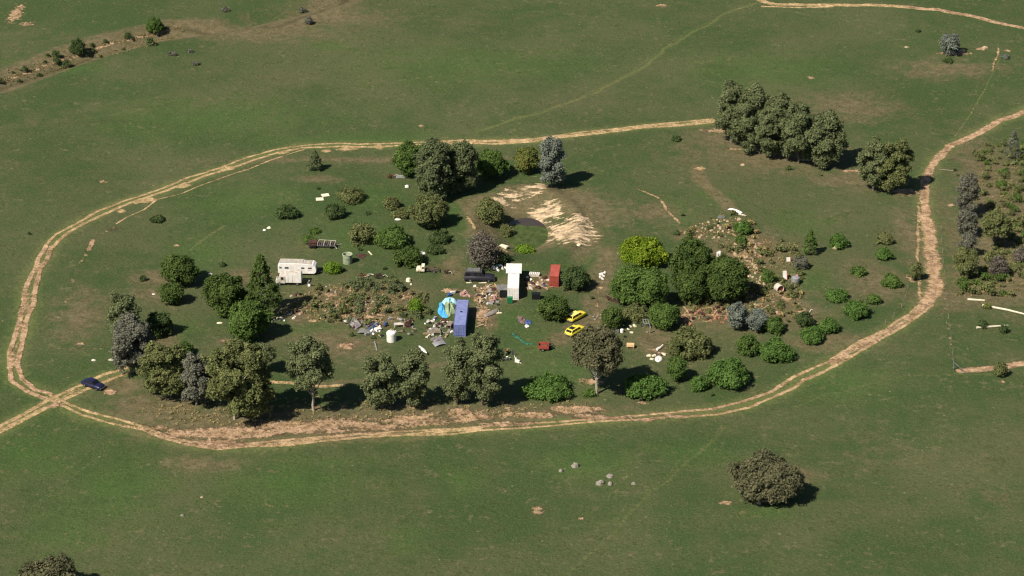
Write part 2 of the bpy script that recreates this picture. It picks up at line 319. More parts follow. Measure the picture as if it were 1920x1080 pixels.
def ground_mat():
    m = bpy.data.materials.new('pasture_and_earth'); m.use_nodes = True; nt = m.node_tree; N = nt.nodes; L = nt.links
    b = N['Principled BSDF']; b.inputs['Roughness'].default_value = .95; b.inputs['Specular IOR Level'].default_value = .1
    g = N.new('ShaderNodeNewGeometry')
    def noise(scale, det=3, rough=.6, off=0, sc=None):
        mp = N.new('ShaderNodeMapping'); mp.inputs['Location'].default_value = (off, off * 1.7, 0)
        if sc: mp.inputs['Scale'].default_value = sc
        L.new(g.outputs['Position'], mp.inputs['Vector'])
        n = N.new('ShaderNodeTexNoise'); n.inputs['Scale'].default_value = scale; n.inputs['Detail'].default_value = det; n.inputs['Roughness'].default_value = rough
        L.new(mp.outputs[0], n.inputs['Vector']); return n.outputs[0]
    def attr(k): a = N.new('ShaderNodeAttribute'); a.attribute_name = k; return a.outputs['Fac']
    def ma(op, a, b_, clamp=False):
        q = N.new('ShaderNodeMath'); q.operation = op; q.use_clamp = clamp
        for i, v in enumerate((a, b_)):
            if isinstance(v, (int, float)): q.inputs[i].default_value = v
            else: L.new(v, q.inputs[i])
        return q.outputs[0]
    def ss(v, lo, hi):
        q = N.new('ShaderNodeMapRange'); q.interpolation_type = 'SMOOTHSTEP'; L.new(v, q.inputs[0]); q.inputs[1].default_value = lo; q.inputs[2].default_value = hi; return q.outputs[0]
    def mix(f, a, c):
        q = N.new('ShaderNodeMix'); q.data_type = 'RGBA'
        if isinstance(f, (int, float)): q.inputs[0].default_value = f
        else: L.new(f, q.inputs[0])
        for i, v in ((6, a), (7, c)):
            if isinstance(v, tuple): q.inputs[i].default_value = (*v, 1)
            else: L.new(v, q.inputs[i])
        return q.outputs[2]
    nH = noise(.012, 2); nL = noise(.045, 4, .6, 30); nM = noise(.22, 5, .65, 70); nS = noise(1.1, 5, .7, 11); nF = noise(3.2, 4, .7, 5); nX = noise(.5, 6, .75, 90)
    fb = ma('ADD', ma('MULTIPLY', nH, .35), ma('ADD', ma('MULTIPLY', nL, .4), ma('MULTIPLY', nM, .4)))
    base = mix(ss(fb, .47, .68), (.043, .072, .024), (.080, .090, .041))
    base = mix(ma('MULTIPLY', ss(ma('ADD', ma('MULTIPLY', nX, .6), ma('MULTIPLY', nL, .5)),   .56, .72), .24), base, (.12, .105, .055))
    base = mix(ma('MULTIPLY', ss(ma('ADD', ma('MULTIPLY', nM, .5), ma('MULTIPLY', nS, .5)), .52, .66), .35), base, (.06, .10, .025))
    lf = ss(ma('ADD', attr('lush'), ma('MULTIPLY', ma('SUBTRACT', nM, .5), 1.1)), .25, .75)
    base = mix(ma('MULTIPLY', lf, .7), base, (.052, .106, .025))
    base = mix(ma('MULTIPLY', ss(ma('ADD', attr('dim'), ma('MULTIPLY', ma('SUBTRACT', nS, .5), 1.2)), .3, .9), .5), base, (.165, .175, .062))
    bf = ss(ma('ADD', attr('brown'), ma('ADD', ma('MULTIPLY', ma('SUBTRACT', nM, .5), .9), ma('MULTIPLY', ma('SUBTRACT', nS, .5), .5))), .3, .72)
    brown = mix(ss(nX, .4, .62), (.112, .088, .050), (.175, .135, .082))
    base = mix(ma('MULTIPLY', bf, .8), base, brown)
    redn = ss(ma('ADD', attr('red'), ma('MULTIPLY', ma('SUBTRACT', nM, .5), .5)), .2, .8)
    soil = mix(redn, mix(ss(nX, .38, .62), (.32, .22, .11), (.60, .425, .235)), mix(ss(nX, .38, .62), (.29, .175, .105), (.57, .38, .25)))
    bare = ss(ma('ADD', attr('bare'), ma('ADD', ma('MULTIPLY', ma('SUBTRACT', nS, .5), .8), ma('MULTIPLY', ma('SUBTRACT', nX, .5), .8))), .47, .62)
    base = mix(ma('MULTIPLY', bare, .85), base, soil)
    tr = ss(ma('ADD', attr('track'), ma('ADD', ma('MULTIPLY', ma('SUBTRACT', nS, .5), .35), ma('ADD', ma('MULTIPLY', ma('SUBTRACT', nX, .5), .4), ma('MULTIPLY', ma('SUBTRACT', nM, .5), .75)))), .38, .64)
    base = mix(ma('MULTIPLY', tr, .95), base, soil)
    # washed sandy banks with rills
    wv = N.new('ShaderNodeTexNoise'); mp = N.new('ShaderNodeMapping'); mp.inputs['Rotation'].default_value = (0, 0, R(-35)); mp.inputs['Scale'].default_value = (.35, 1.0, 1)
    L.new(g.outputs['Position'], mp.inputs['Vector']); L.new(mp.outputs[0], wv.inputs['Vector']); wv.inputs['Scale'].default_value = .9; wv.inputs['Detail'].default_value = 5; wv.inputs['Roughness'].default_value = .7
    rk = ss(ma('ADD', attr('rock'), ma('MULTIPLY', ma('SUBTRACT', wv.outputs[0], .5), 2.0)), .46, .62)
    base = mix(rk, base, mix(ss(wv.outputs[0], .4, .62), (.27, .20, .13), (.62, .47, .31)))
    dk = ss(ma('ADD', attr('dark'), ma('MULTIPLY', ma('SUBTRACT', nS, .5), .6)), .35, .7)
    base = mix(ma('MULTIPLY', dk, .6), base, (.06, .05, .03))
    nT = noise(.75, 3, .6, 123, (1, .8, 1)); nU = noise(.3, 2, .5, 77)
    tf = ma('MULTIPLY', ma('MULTIPLY', ss(nT, .54, .66), ss(nU, .42, .6)), .5); base = mix(tf, base, (.034, .056, .014))
    nV = noise(.6, 3, .6, 201); tf = ma('MULTIPLY', ma('MULTIPLY', ss(nV, .55, .68), ss(noise(.13, 2, .5, 9), .45, .6)), .5); base = mix(tf, base, (.16, .135, .075))
    # small tussocks and stones
    base = mix(ma('MULTIPLY', ss(nF, .53, .66), .5), base, (.15, .16, .07)); base = mix(ma('MULTIPLY', ss(ma('ADD', ma('MULTIPLY', noise(1.9, 4, .7, 61), .6), ma('MULTIPLY', nM, .4)),   .515, .60), .5), base, (.03, .045, .014))
    vor = N.new('ShaderNodeTexVoronoi'); vor.inputs['Scale'].default_value = .55; vor.inputs['Randomness'].default_value = 1; L.new(g.outputs['Position'], vor.inputs['Vector'])
    sp = ma('MULTIPLY', ma('SUBTRACT', 1, ss(vor.outputs['Distance'], .12, .2)), ss(noise(.8, 2, .5, 44), .6, .66))
    base = mix(ma('MULTIPLY', sp, .55), base, (.22, .20, .12))
    L.new(base, b.inputs['Base Color'])
    bp = N.new('ShaderNodeBump'); bp.inputs['Strength'].default_value = 1; bp.inputs['Distance'].default_value = .6
    hh = ma('ADD', ma('MULTIPLY', nS, .5), ma('ADD', ma('MULTIPLY', nF, .22), ma('MULTIPLY', ma('ADD', bare, tr), ma('MULTIPLY', nS, .5))))
    L.new(hh, bp.inputs['Height']); L.new(bp.outputs[0], b.inputs['Normal'])
    return m
GM = ground_mat()
fm_t = facemean(A['track']); fm_r = facemean(A['rock']); fx = facemean(X); fy = facemean(Y)
is_track = fm_t > .47
creek_d = seg_dist(fx, fy, [tuple(at(*p)[:2]) for p in CREEK])
is_creek = (creek_d < 4.0) & ~is_track
is_bank = (fm_r > .5) & ~is_track & ~is_creek
terrain('pasture', ~(is_track | is_creek | is_bank), GM)
terrain('dirt_track', is_track, GM); terrain('creek_bed', is_creek, GM); terrain('dam_bank', is_bank, GM)

# pond: dark open water at the far side, green algae over the rest
wm = smat('pond_water', (.05, .045, .035), .3, var=.3, scale=.4, col2=(.05, .036, .038), spec=.5)
am = smat('pond_algae', (.07, .10, .024), .6, var=.1, scale=.9, col2=(.034, .05, .012), spec=.4)
def pond():
    c = at(986, 424); zz = float(height(DAM[0], DAM[1])) + .62
    V = [(c.x, c.y, zz)]; V2 = [(c.x + .3, c.y - 9.6, zz + .012)]
    for i in range(48):
        a = 2 * math.pi * i / 48; r = 1 + .08 * math.sin(3 * a + 1) + .05 * math.sin(7 * a)
        V.append((c.x + 7.5 * r * math.cos(a), c.y + 13 * r * math.sin(a), zz))
        V2.append((c.x + .3 + 7.2 * r * math.cos(a), c.y - 9.6 + 9.4 * r * math.sin(a), zz + .012))
    Fc = [(0, i, i % 48 + 1) for i in range(1, 49)]
    tag(mk('pond_water', V, Fc, wm), kind='structure'); tag(mk('pond_algae', V2, Fc, am), kind='structure')
pond()
# ------------------------------------------------------------------ vegetation
def rnd_dir(n):
    v = rng.normal(size=(n, 3)); return v / np.linalg.norm(v, axis=1, keepdims=True)
def leafmesh(name, clumps, ls, mat, dens=1.35, parent=None, cz=None, spiky=0.0):
    """clumps: list of (centre, radius); many small leaf faces facing outwards from their clump"""
    P = []; Nn = []; T = []
    C = np.mean([c for c, r in clumps], axis=0)
    for c, r in clumps:
        n = max(6, int(dens * 4 * math.pi * r * r * .6 / (ls * ls)))
        d = rnd_dir(n); d[:, 2] = np.where(d[:, 2] < -.45, -d[:, 2], d[:, 2])
        rad = r * (.38 + .66 * rng.random(n) ** .6 + np.where(rng.random(n) < .35, .6 * rng.random(n), 0))
        P.append(np.asarray(c) + d * rad[:, None])
        o = np.asarray(c) - C; ln = np.linalg.norm(o) or 1
        nn = d * .6 + (o / ln) * .4 + rng.normal(size=(n, 3)) * .6 + np.array([0, 0, .4]); Nn.append(nn)
        T.append(np.clip(rng.normal(.45, .15) + .16 * math.sin(c[0] * 1.3 + c[2] * .7) * math.cos(c[1] * 1.1 - c[2]) + rng.normal(0, .2, n), 0, 1))
    P = np.concatenate(P); Nn = np.concatenate(Nn); T = np.concatenate(T); n = len(P)
    Nn /= np.linalg.norm(Nn, axis=1, keepdims=True)
    u = np.cross(Nn, rng.normal(size=(n, 3))); u /= np.linalg.norm(u, axis=1, keepdims=True); v = np.cross(Nn, u)
    s1 = (ls * (.55 + .5 * rng.random(n)))[:, None]; s2 = s1 * (.45 + .35 * rng.random(n))[:, None]
    V = np.stack([P + u * s1, P + v * s2, P - u * s1 * .9, P - v * s2], 1).reshape(-1, 3)
    if cz is not None: V[:, 2] = np.maximum(V[:, 2], cz)
    me = bpy.data.meshes.new(name); me.vertices.add(4 * n); me.vertices.foreach_set('co', V.astype(np.float32).ravel())
    me.loops.add(4 * n); me.loops.foreach_set('vertex_index', np.arange(4 * n, dtype=np.int32))
    me.polygons.add(n); me.polygons.foreach_set('loop_start', np.arange(0, 4 * n, 4, dtype=np.int32)); me.update(calc_edges=True)
    a = me.attributes.new('tint', 'FLOAT', 'FACE'); a.data.foreach_set('value', T.astype(np.float32)); me.materials.append(mat)
    o = bpy.data.objects.new(name, me); COL.objects.link(o)
    if parent: o.parent = parent
    return o
def shell(n, c, ax, rr, bottom=-.35, inner=.15, lob=.16):
    """clump centres over an uneven ellipsoid"""
    out = []; ph = rng.random(6) * 6.28
    while len(out) < n:
        d = rnd_dir(1)[0]
        if d[2] < bottom: continue
        k = 1 + lob * (math.sin(3 * math.atan2(d[1], d[0]) + ph[0]) + .8 * math.sin(5 * math.atan2(d[1], d[0]) + ph[1] + 3 * d[2]) + .6 * math.sin(6 * d[2] + ph[2])) / 1.5
        q = (.74 + .2 * rng.random()) if rng.random() > inner else .3 + .4 * rng.random()
        out.append((np.array(c) + d * np.array(ax) * q * k, rr * (.55 + .8 * rng.random())))
    return out
def limb(mb, a, b, r0, r1, n=5):
    a, b = Vector(a), Vector(b); pts = [a.lerp(b, i / n) + (Vector((random.gauss(0, 1), random.gauss(0, 1), 0)) * .03 * (b - a).length if 0 < i < n else Vector()) for i in range(n + 1)]
    for i in range(n): mb.tube(pts[i], pts[i + 1], r0 + (r1 - r0) * i / n, 6, r0 + (r1 - r0) * (i + 1) / n, cap=False)
def fit(cl, cx, rad, top, low=None):
    c = np.array([q[0] for q in cl]); r = np.array([q[1] for q in cl]); c[:, 0] -= cx
    h = np.percentile(np.hypot(c[:, 0], c[:, 1]) + r * .9, 99); c[:, :2] *= rad / h
    zt = np.percentile(c[:, 2] + r * .9, 99); c[:, 2] *= top / zt; c[:, 0] += cx
    return [(c[i], r[i]) for i in range(len(cl))]
def lobed(nl, c, rad, rz, lr0, lr1, rc, low=-1.0, pack=2.3):
    cl = []; L_ = []; ph = rng.random() * 6.28
    for i in range(nl):
        t = (i + .5) / nl; zz = low + (1 - low) * t * .98; a = ph + i * 2.39996 + rng.normal(0, .25)
        lr = rad * (lr0 + (lr1 - lr0) * rng.random()); rr = math.sqrt(max(.12 if zz > 0 else .42, 1 - zz * zz)) * max(.1, rad - lr * .8) * (.72 + .45 * rng.random())
        lc = (c[0] + rr * math.cos(a), c[1] + rr * math.sin(a), c[2] + zz * max(.15, rz - lr * .7)); L_.append((lc, lr))
        cl += shell(max(5, int(4 * math.pi * lr * lr / (rc * rc * pack))), lc, (lr, lr, lr * .8), rc, -.75, .2, .25)
    cl += shell(int(6 + 4 * rad), c, (rad * .5, rad * .5, rz * .6), rc * 1.2, -1, .4, .1)
    return cl, L_
SEEN = set()
def solve(fn, hs, lo, hi):
    for _ in range(40):
        m = (lo + hi) / 2
        if fn(m) < hs: lo = m
        else: hi = m
    return lo
CD, SD = math.cos(DEP), math.sin(DEP)
def plant(shape, kind, x0, x1, yt, yb, label, name=None, cat=None, group=None, ls=None, dens=1.35, trunkx=None, bark=None):
    k = scl(yb); rad = (x1 - x0) / 2 / k; hs = (yb - yt) / k; px = (x0 + x1) / 2 if trunkx is None else trunkx
    ls = ls or min(.27, .16 + .022 * rad)
    if shape == 'shrub':
        rz = max(.38 * rad, solve(lambda z: .37 * rad + .7 * z * CD + math.sqrt((z * CD) ** 2 + (rad * SD) ** 2), hs, .1, 12))
        base = at((x0 + x1) / 2, yb - .37 * rad * k * .8)
    elif shape == 'round':
        rz0 = max(.3, solve(lambda z: .25 * rad + .95 * z * CD + math.sqrt((z * CD) ** 2 + (rad * SD) ** 2), hs, .1, 12)); Hh = 1.97 * rz0; fr = .5
        base = at(px, yb - .25 * rad * k * .9)
    else:
        fr = {'tree': .48, 'round': .47, 'tall': .49, 'cone': .5, 'open': .38}[shape]
        Hh = solve(lambda h: h * (1 - fr) * CD + math.sqrt((fr * h * CD) ** 2 + (rad * SD) ** 2) * .96, hs, .3, 30)
        base = at(px, yb)
    nm = name or ('shrub' if shape == 'shrub' else 'tree')
    e = bpy.data.objects.new(nm, None); COL.objects.link(e); e.location = base; tag(e, label, cat or ('shrub' if shape == 'shrub' else 'tree'), group)
    assert label not in SEEN or group, label
    SEEN.add(label)
    tb = MB(); rc = max(.28, min(.66, .13 * rad + .2)); bk = bark or BARK
    if shape == 'shrub':
        c = (0, 0, rz * .62); area = 4 * math.pi * ((rad * rad + 2 * rad * rz) / 3)
        n = max(8, int(area / (rc * rc * 2.1)))
        cl = shell(n, c, (rad * .92, rad * .92, rz * .95), rc, -.55, .2, .2)
        for i in range(4):
            a = i * 1.6 + random.random(); limb(tb, (0, 0, -.1), (math.cos(a) * rad * .45, math.sin(a) * rad * .45, rz * .8), .05 + .02 * rad, .02, 3)
        cl = fit(cl, 0, rad, rz * 1.55)
        leafmesh('foliage', cl, ls, LEAF[kind], dens, e, cz=.02)
        tb.build('stem', bk, e)
    else:
        off = ((x0 + x1) / 2 - px) / k
        if shape == 'cone':
            cl = []; n = int(26 + 42 * rad)
            for i in range(n):
                z = random.random() ** .8; a = random.random() * 6.28; q = rad * (1 - z) ** .75 * (.6 + .35 * random.random())
                cl.append((np.array((q * math.cos(a), q * math.sin(a), Hh * (.1 + .86 * z))), rc * (.9 - .35 * z)))
            limb(tb, (0, 0, -.1), (0, 0, Hh * .9), .08 + .03 * rad, .03, 4)
        elif shape == 'round':
            rz = Hh * fr; cz = Hh - rz; area = 4 * math.pi * ((rad * rad + 2 * rad * rz) / 3)
            cl, _ = lobed(int(11 + 2 * rad), (off, 0, cz), rad, rz, .24, .52, rc, -.9, 2.8)
            limb(tb, (0, 0, -.1), (off * .5, 0, Hh * .6), .1 + .045 * rad, .06, 5)
            for i in range(5 if name != 'bare_tree' else 26):
                a = i * 1.26; limb(tb, (off * .3, 0, Hh * .25), (off + math.cos(a) * rad * .6, math.sin(a) * rad * .6, Hh * .65), .05 + .02 * rad, .02, 3)
        else:
            rz = Hh * fr; cz = Hh - rz; lowz = {'tree': -.95, 'tall': -.95, 'open': -.55}[shape]
            cl, lobes = lobed({'tree': 15, 'tall': 18, 'open': 14}[shape], (off, 0, cz), rad, rz, .26, .46, rc * .9, lowz, 2.8)
            limb(tb, (0, 0, -.1), (off * .4, 0, Hh * .42), .12 + .035 * rad, .1, 5)
            for i, (lc, lr) in enumerate(lobes): limb(tb, (off * .3 * (lc[2] / Hh), 0, min(Hh * .4, lc[2] * .45)), lc, .05 + .016 * rad, .025, 4)
        cl = fit(cl, off, rad, Hh)
        leafmesh('crown', cl, ls, LEAF[kind], dens, e, cz=.05)
        tb.build('trunk', bk, e)
    return e

P = plant
# --- row of gum trees along the front edge
P('tree', 'euc', 203, 268, 552, 645, 'olive gum tree at the left end, behind the grey gum above the dark car', name='gum_tree')
P('tree', 'grey', 208, 296, 594, 702, 'large grey gum tree beside the driveway, just right of the dark car', name='gum_tree', trunkx=262)
P('shrub', 'dark', 268, 326, 578, 634, 'dark green bush in shade right of the large grey gum tree', name='bush')
P('tree', 'olive', 262, 358, 644, 746, 'olive green gum tree between the large grey gum and the small silver one', name='gum_tree', trunkx=312)
P('shrub', 'green', 322, 366, 638, 672, 'small light green bush peeking out above the olive gum tree', name='bush')
P('tree', 'grey', 336, 408, 668, 760, 'silver grey gum tree left of the biggest olive gum', name='gum_tree', trunkx=368)
P('tree', 'olive', 390, 516, 646, 786, 'biggest olive gum tree with leaning trunks above the widest bare earth', name='gum_tree', trunkx=440, bark=BARKP)
P('open', 'euc', 470, 520, 645, 700, 'small thin gum peeking out behind the biggest olive gum', name='gum_tree', trunkx=492)
P('open', 'euc', 538, 628, 634, 770, 'gum tree standing alone with slim forked trunk and long shadow', name='gum_tree', trunkx=588, bark=BARKP)
P('tree', 'euc', 678, 752, 664, 766, 'left gum of the middle pair below the white water tank', name='gum_tree', trunkx=716)
P('tree', 'euc', 738, 810, 656, 762, 'right gum of the middle pair, just below the white canoe', name='gum_tree', trunkx=770)
P('tree', 'euc', 824, 892, 640, 756, 'gum tree with leaning trunk below the blue container', name='gum_tree', trunkx=856, bark=BARKP)
P('tall', 'euc', 872, 950, 626, 760, 'tall full gum tree beside the red and white motorbike', name='gum_tree', trunkx=905)
P('open', 'isol', 1064, 1174, 614, 738, 'wide grey brown gum tree with straight bare trunk below the yellow cars', name='gum_tree', trunkx=1119, bark=BARKP)
P('shrub', 'bright', 978, 1078, 706, 753, 'wide bright green bush right of the tall full gum tree', name='bush')
P('shrub', 'bright', 1164, 1252, 695, 750, 'rounded bright green bush at the front right of the wide grey brown gum', name='bush')
P('round', 'green', 1246, 1292, 668, 718, 'small dark green tree between the rounded bright bush and the olive tree', name='small_tree')
P('shrub', 'olive', 1246, 1338, 608, 676, 'large olive green bush left of the blue grey wattles', name='bush')
P('shrub', 'bright', 1322, 1408, 662, 732, 'largest bright green bush at the front of the right hand thicket', name='bush')
P('shrub', 'bright', 1290, 1330, 702, 735, 'small bright green bush at the left foot of the largest bright one', name='bush')
P('shrub', 'green', 1378, 1426, 622, 670, 'mid green bush just left of the wide domed bright bush', name='bush')
P('shrub', 'bright', 1420, 1490, 630, 683, 'wide domed bright green bush nearest the right side track', name='bush')
P('shrub', 'bright', 1498, 1546, 608, 647, 'lower left bush of the two touching bright green ones', name='bush')
P('shrub', 'bright', 1530, 1574, 592, 628, 'upper right bush of the two touching bright green ones', name='bush')
P('round', 'blue', 1360, 1402, 566, 622, 'left of the two blue grey wattle trees', name='wattle_tree')
P('round', 'blue', 1396, 1438, 580, 626, 'right of the two blue grey wattle trees', name='wattle_tree')
P('shrub', 'green', 1430, 1472, 590, 628, 'dark green bush touching the right blue grey wattle', name='bush')
P('shrub', 'dark', 1492, 1526, 580, 616, 'small dark bush with a white board leaning in it', name='bush')
P('shrub', 'bright', 1544, 1590, 538, 568, 'low bright green bush in open grass right of the galvanised tanks', name='bush')
P('shrub', 'bright', 1578, 1632, 558, 600, 'round bright green bush at the far right inside the track', name='bush')
P('shrub', 'green', 1622, 1652, 550, 572, 'small thin bush just right of the far right round bush', name='bush')
P('shrub', 'green', 1648, 1692, 512, 541, 'flat green bush near the cypress beside the track', name='bush')
P('shrub', 'bright', 1640, 1674, 461, 490, 'bright round bush, lower of the pair near the right bend', name='bush')
P('shrub', 'olive', 1640, 1678, 433, 460, 'dull round bush, upper of the pair near the right bend', name='bush')
P('shrub', 'bright', 1552, 1592, 436, 468, 'bright bush growing beside a pale rock in the right paddock', name='bush')
P('cone', 'green', 1502, 1535, 432, 476, 'upright dark cypress like tree left of the bush with the pale rock', name='cypress_tree')
P('shrub', 'green', 1592, 1626, 496, 519, 'faint sparse bush in the middle of the right paddock', name='bush', dens=.7)
P('round', 'olive', 1702, 1730, 492, 528, 'small ball shaped tree at the very edge of the red track', name='small_tree')
P('shrub', 'grey', 1484, 1516, 478, 507, 'round grey green bush right of the white and red panel', name='bush')
P('shrub', 'green', 1424, 1456, 503, 533, 'green bush left of the leaning white and red panel', name='bush')
P('shrub', 'bright', 1372, 1412, 411, 442, 'upper bright bush on the rubble at the top of the junk ground', name='bush')
P('shrub', 'green', 1378, 1402, 438, 461, 'lower small green bush on the rubble at the top', name='bush')
# --- central grove
P('round', 'yellow', 1153, 1250, 443, 506, 'bright yellow green tree at the back of the central grove', name='golden_tree')
P('round', 'green', 1142, 1226, 498, 578, 'left deep green tree of the grove, below the yellow tree', name='broadleaf_tree')
P('round', 'green', 1190, 1256, 505, 586, 'deep green tree in the middle front of the grove', name='broadleaf_tree')
P('round', 'oak', 1248, 1340, 450, 560, 'tallest broad tree in the middle of the grove', name='broadleaf_tree')
P('round', 'oak', 1316, 1402, 482, 574, 'broad tree at the right end of the grove', name='broadleaf_tree')
P('round', 'oak', 1262, 1330, 505, 575, 'rounded tree at the front of the grove above the scrap timber', name='broadleaf_tree')
P('round', 'green', 1214, 1276, 568, 620, 'small green tree beside the grey trailer frame', name='small_tree')
P('round', 'oak', 1124, 1170, 576, 620, 'small leafy tree right of the yellow cars', name='small_tree')
P('shrub', 'olive', 1160, 1218, 566, 602, 'low olive bush under the left side of the grove', name='bush')
P('round', 'oak', 1008, 1067, 555, 604, 'round dark tree touching the rear of the upper yellow car', name='small_tree')
P('round', 'dark', 1046, 1106, 500, 547, 'dark green tree touching the red container', name='small_tree')
# --- left group
P('round', 'oak', 300, 374, 476, 540, 'upper and larger of the two dark trees at the left', name='oak_tree')
P('round', 'oak', 295, 346, 530, 574, 'lower and smaller of the two dark trees at the left', name='oak_tree')
P('round', 'oak', 380, 468, 512, 594, 'dark oak left of the tall pointed one by the caravan', name='oak_tree')
P('cone', 'oak', 452, 534, 478, 590, 'tall pointed dark tree beside the white caravan', name='oak_tree')
P('round', 'green', 424, 510, 562, 643, 'round bright leafy tree in front of the two dark oaks', name='oak_tree')
# --- upper group
P('cone', 'pine', 574, 608, 282, 319, 'small pointed pine standing alone just below the top track', name='pine_tree')
P('shrub', 'dark', 515, 564, 380, 413, 'dark twiggy bush alone in the left paddock', name='bush')
P('shrub', 'dark', 606, 650, 378, 412, 'dark bush just below the two cream boards', name='bush')
P('shrub', 'olive', 630, 690, 347, 384, 'sparse twiggy bush right of the two cream boards', name='bush', dens=.6)
P('round', 'green', 738, 796, 268, 336, 'green tree at the left end of the upper pine clump', name='broadleaf_tree')
P('round', 'pine', 776, 852, 266, 382, 'biggest dark pine in the upper clump', name='pine_tree')
P('round', 'pine', 824, 902, 268, 368, 'second pine touching the right side of the biggest one', name='pine_tree')
P('round', 'green', 888, 952, 280, 338, 'green tree with pale trunk at the right end of the upper clump', name='broadleaf_tree')
P('round', 'rust', 960, 1012, 276, 330, 'round tree with rust tinged top left of the blue grey tree', name='broadleaf_tree')
P('round', 'blue', 1006, 1062, 262, 358, 'dense blue grey tree above the dam bank', name='cypress_tree')
P('round', 'olive', 764, 842, 368, 432, 'olive brown tree between the pine clump and the white ute', name='broadleaf_tree')
P('shrub', 'olive', 650, 708, 412, 462, 'greyish sparse bush at the left of the middle thicket', name='bush', dens=.7)
P('shrub', 'green', 700, 772, 416, 470, 'dark green spreading bush in the middle thicket', name='bush')
P('shrub', 'dark', 804, 848, 429, 459, 'small dark bush at the right of the middle thicket', name='bush')
P('shrub', 'oak', 734, 796, 458, 503, 'dark bush directly behind the white ute', name='bush')
P('shrub', 'olive', 716, 752, 366, 396, 'small thin bush left of the olive brown tree', name='bush')
P('shrub', 'olive', 730, 770, 392, 412, 'small low bush beside a white stone above the middle thicket', name='bush', dens=.8)
P('round', 'olive', 893, 946, 373, 425, 'round olive tree on the left bank of the pond', name='small_tree')
P('shrub', 'olive', 934, 966, 418, 446, 'small olive bush on the near left edge of the pond', name='bush')
P('round', 'brown', 864, 944, 434, 510, 'bare brown twiggy tree behind the black van', name='bare_tree', dens=.13)
P('shrub', 'dark', 925, 955, 470, 496, 'small dark bush at the right foot of the bare brown tree', name='bush')
P('shrub', 'dark', 798, 834, 455, 478, 'low dark scrubby bush just above the white ute tray', name='bush')
P('shrub', 'spring', 606, 642, 487, 515, 'yellow green bush between the caravan and the round tank', name='bush')
P('shrub', 'spring', 764, 794, 556, 590, 'light green bush at the right edge of the weedy junk ground', name='bush')
P('shrub', 'spring', 964, 1004, 456, 478, 'clump of yellow green reeds on the near side of the pond', name='reed_clump', cat='reeds')
P('shrub', 'green', 565, 592, 440, 458, 'bright small bush at the left end of the rusty trailer', name='bush')
P('shrub', 'green', 578, 602, 428, 440, 'tiny low bush above the rusty trailer', name='bush')
P('shrub', 'dark', 280, 310, 402, 419, 'small flat bush alone below the sandy wheel ruts at left', name='bush')
P('shrub', 'dark', 410, 424, 490, 501, 'tiny dark bush between the left dark trees and the caravan', name='bush')
P('shrub', 'dark', 262, 274, 516, 528, 'tiny dark bush far left of the two dark trees', name='bush')
P('shrub', 'dark', 1258, 1278, 253, 266, 'small black bush alone below the upper track near the gum row', name='bush')
P('shrub', 'green', 1090, 1118, 728, 745, 'tiny green bush between two bright bushes under the bare trunk', name='bush')
# --- gum row at upper right
P('tall', 'euc', 1338, 1404, 160, 268, 'leftmost gum of the dense row at the upper right', name='gum_tree')
P('tall', 'euc', 1368, 1450, 168, 284, 'second gum from the left of the dense upper right row', name='gum_tree')
P('tall', 'euc', 1410, 1494, 184, 294, 'third gum from the left of the dense upper right row', name='gum_tree')
P('tall', 'euc', 1454, 1540, 200, 306, 'fourth gum from the left of the dense upper right row', name='gum_tree')
P('tall', 'euc', 1508, 1588, 216, 314, 'rightmost gum of the dense row, with its full shadow showing', name='gum_tree', trunkx=1552)
P('tree', 'euc', 1604, 1670, 266, 358, 'left gum of the pair standing beside the track bend', name='gum_tree')
P('tree', 'olive', 1636, 1710, 266, 360, 'right gum of the pair, whose shadow reaches the track bend', name='gum_tree')
P('round', 'blue', 1757, 1800, 64, 106, 'grey tree beside pale rocks in the top right paddock', name='small_tree')
lone = P('round', 'isol', 1370, 1502, 849, 946, 'lone spreading brown tree with pale broken trunk in the lower paddock', name='gum_tree', bark=BARKP)
_f = at(1424, 945) - lone.location; _m = MB(); limb(_m, (_f.x, _f.y, -.1), (_f.x - .5, _f.y + .3, 2.6), .34, .24, 4); limb(_m, (_f.x - .5, _f.y + .3, 2.6), (_f.x - .8, _f.y + .3, 4.6), .2, .06, 3); limb(_m, (_f.x - .3, _f.y + .2, 1.5), (_f.x + .9, _f.y + 2.5, 3.4), .2, .1, 3); _m.build('broken_limb', BARKP, lone)
P('round', 'isol', 18, 156, 1048, 1140, 'brown tree cut off by the bottom left corner', name='gum_tree')
# --- right edge beyond the track
P('tall', 'grey', 1786, 1836, 326, 408, 'pale grey tree at the top of the column right of the track', name='dead_tree', dens=.55)
P('tree', 'grey', 1790, 1834, 396, 442, 'grey tree in the middle of the column right of the track', name='dead_tree', dens=.55)
P('tree', 'grey', 1790, 1834, 438, 482, 'lower pale grey tree of the column right of the track', name='dead_tree', dens=.55)
P('tree', 'olive', 1784, 1836, 466, 522, 'olive tree at the foot of the grey tree column', name='gum_tree')
P('open', 'olive', 1834, 1892, 398, 468, 'spreading brown green tree with thin trunk right of the grey column', name='gum_tree')
P('cone', 'grey', 1878, 1916, 246, 298, 'pale grey pointed tree at the top of the right hand scrub', name='dead_tree', dens=.5)
P('shrub', 'brown', 1848, 1892, 474, 524, 'purple brown bush below the spreading brown green tree', name='bush', dens=.7)
P('shrub', 'brown', 1896, 1936, 458, 494, 'purple brown bush cut off by the right edge', name='bush', dens=.7)
P('round', 'olive', 1861, 1888, 678, 708, 'ball shaped bush standing on the short red track at right', name='small_tree')
P('shrub', 'rust', 1842, 1858, 566, 580, 'reddish small bush between the pale logs at right', name='bush')
P('shrub', 'dark', 1872, 1890, 608, 626, 'small dark bush at the right end of the lower pale log', name='bush')
P('shrub', 'dark', 1832, 1852, 598, 616, 'small dark bush at the left end of the lower pale log', name='bush')
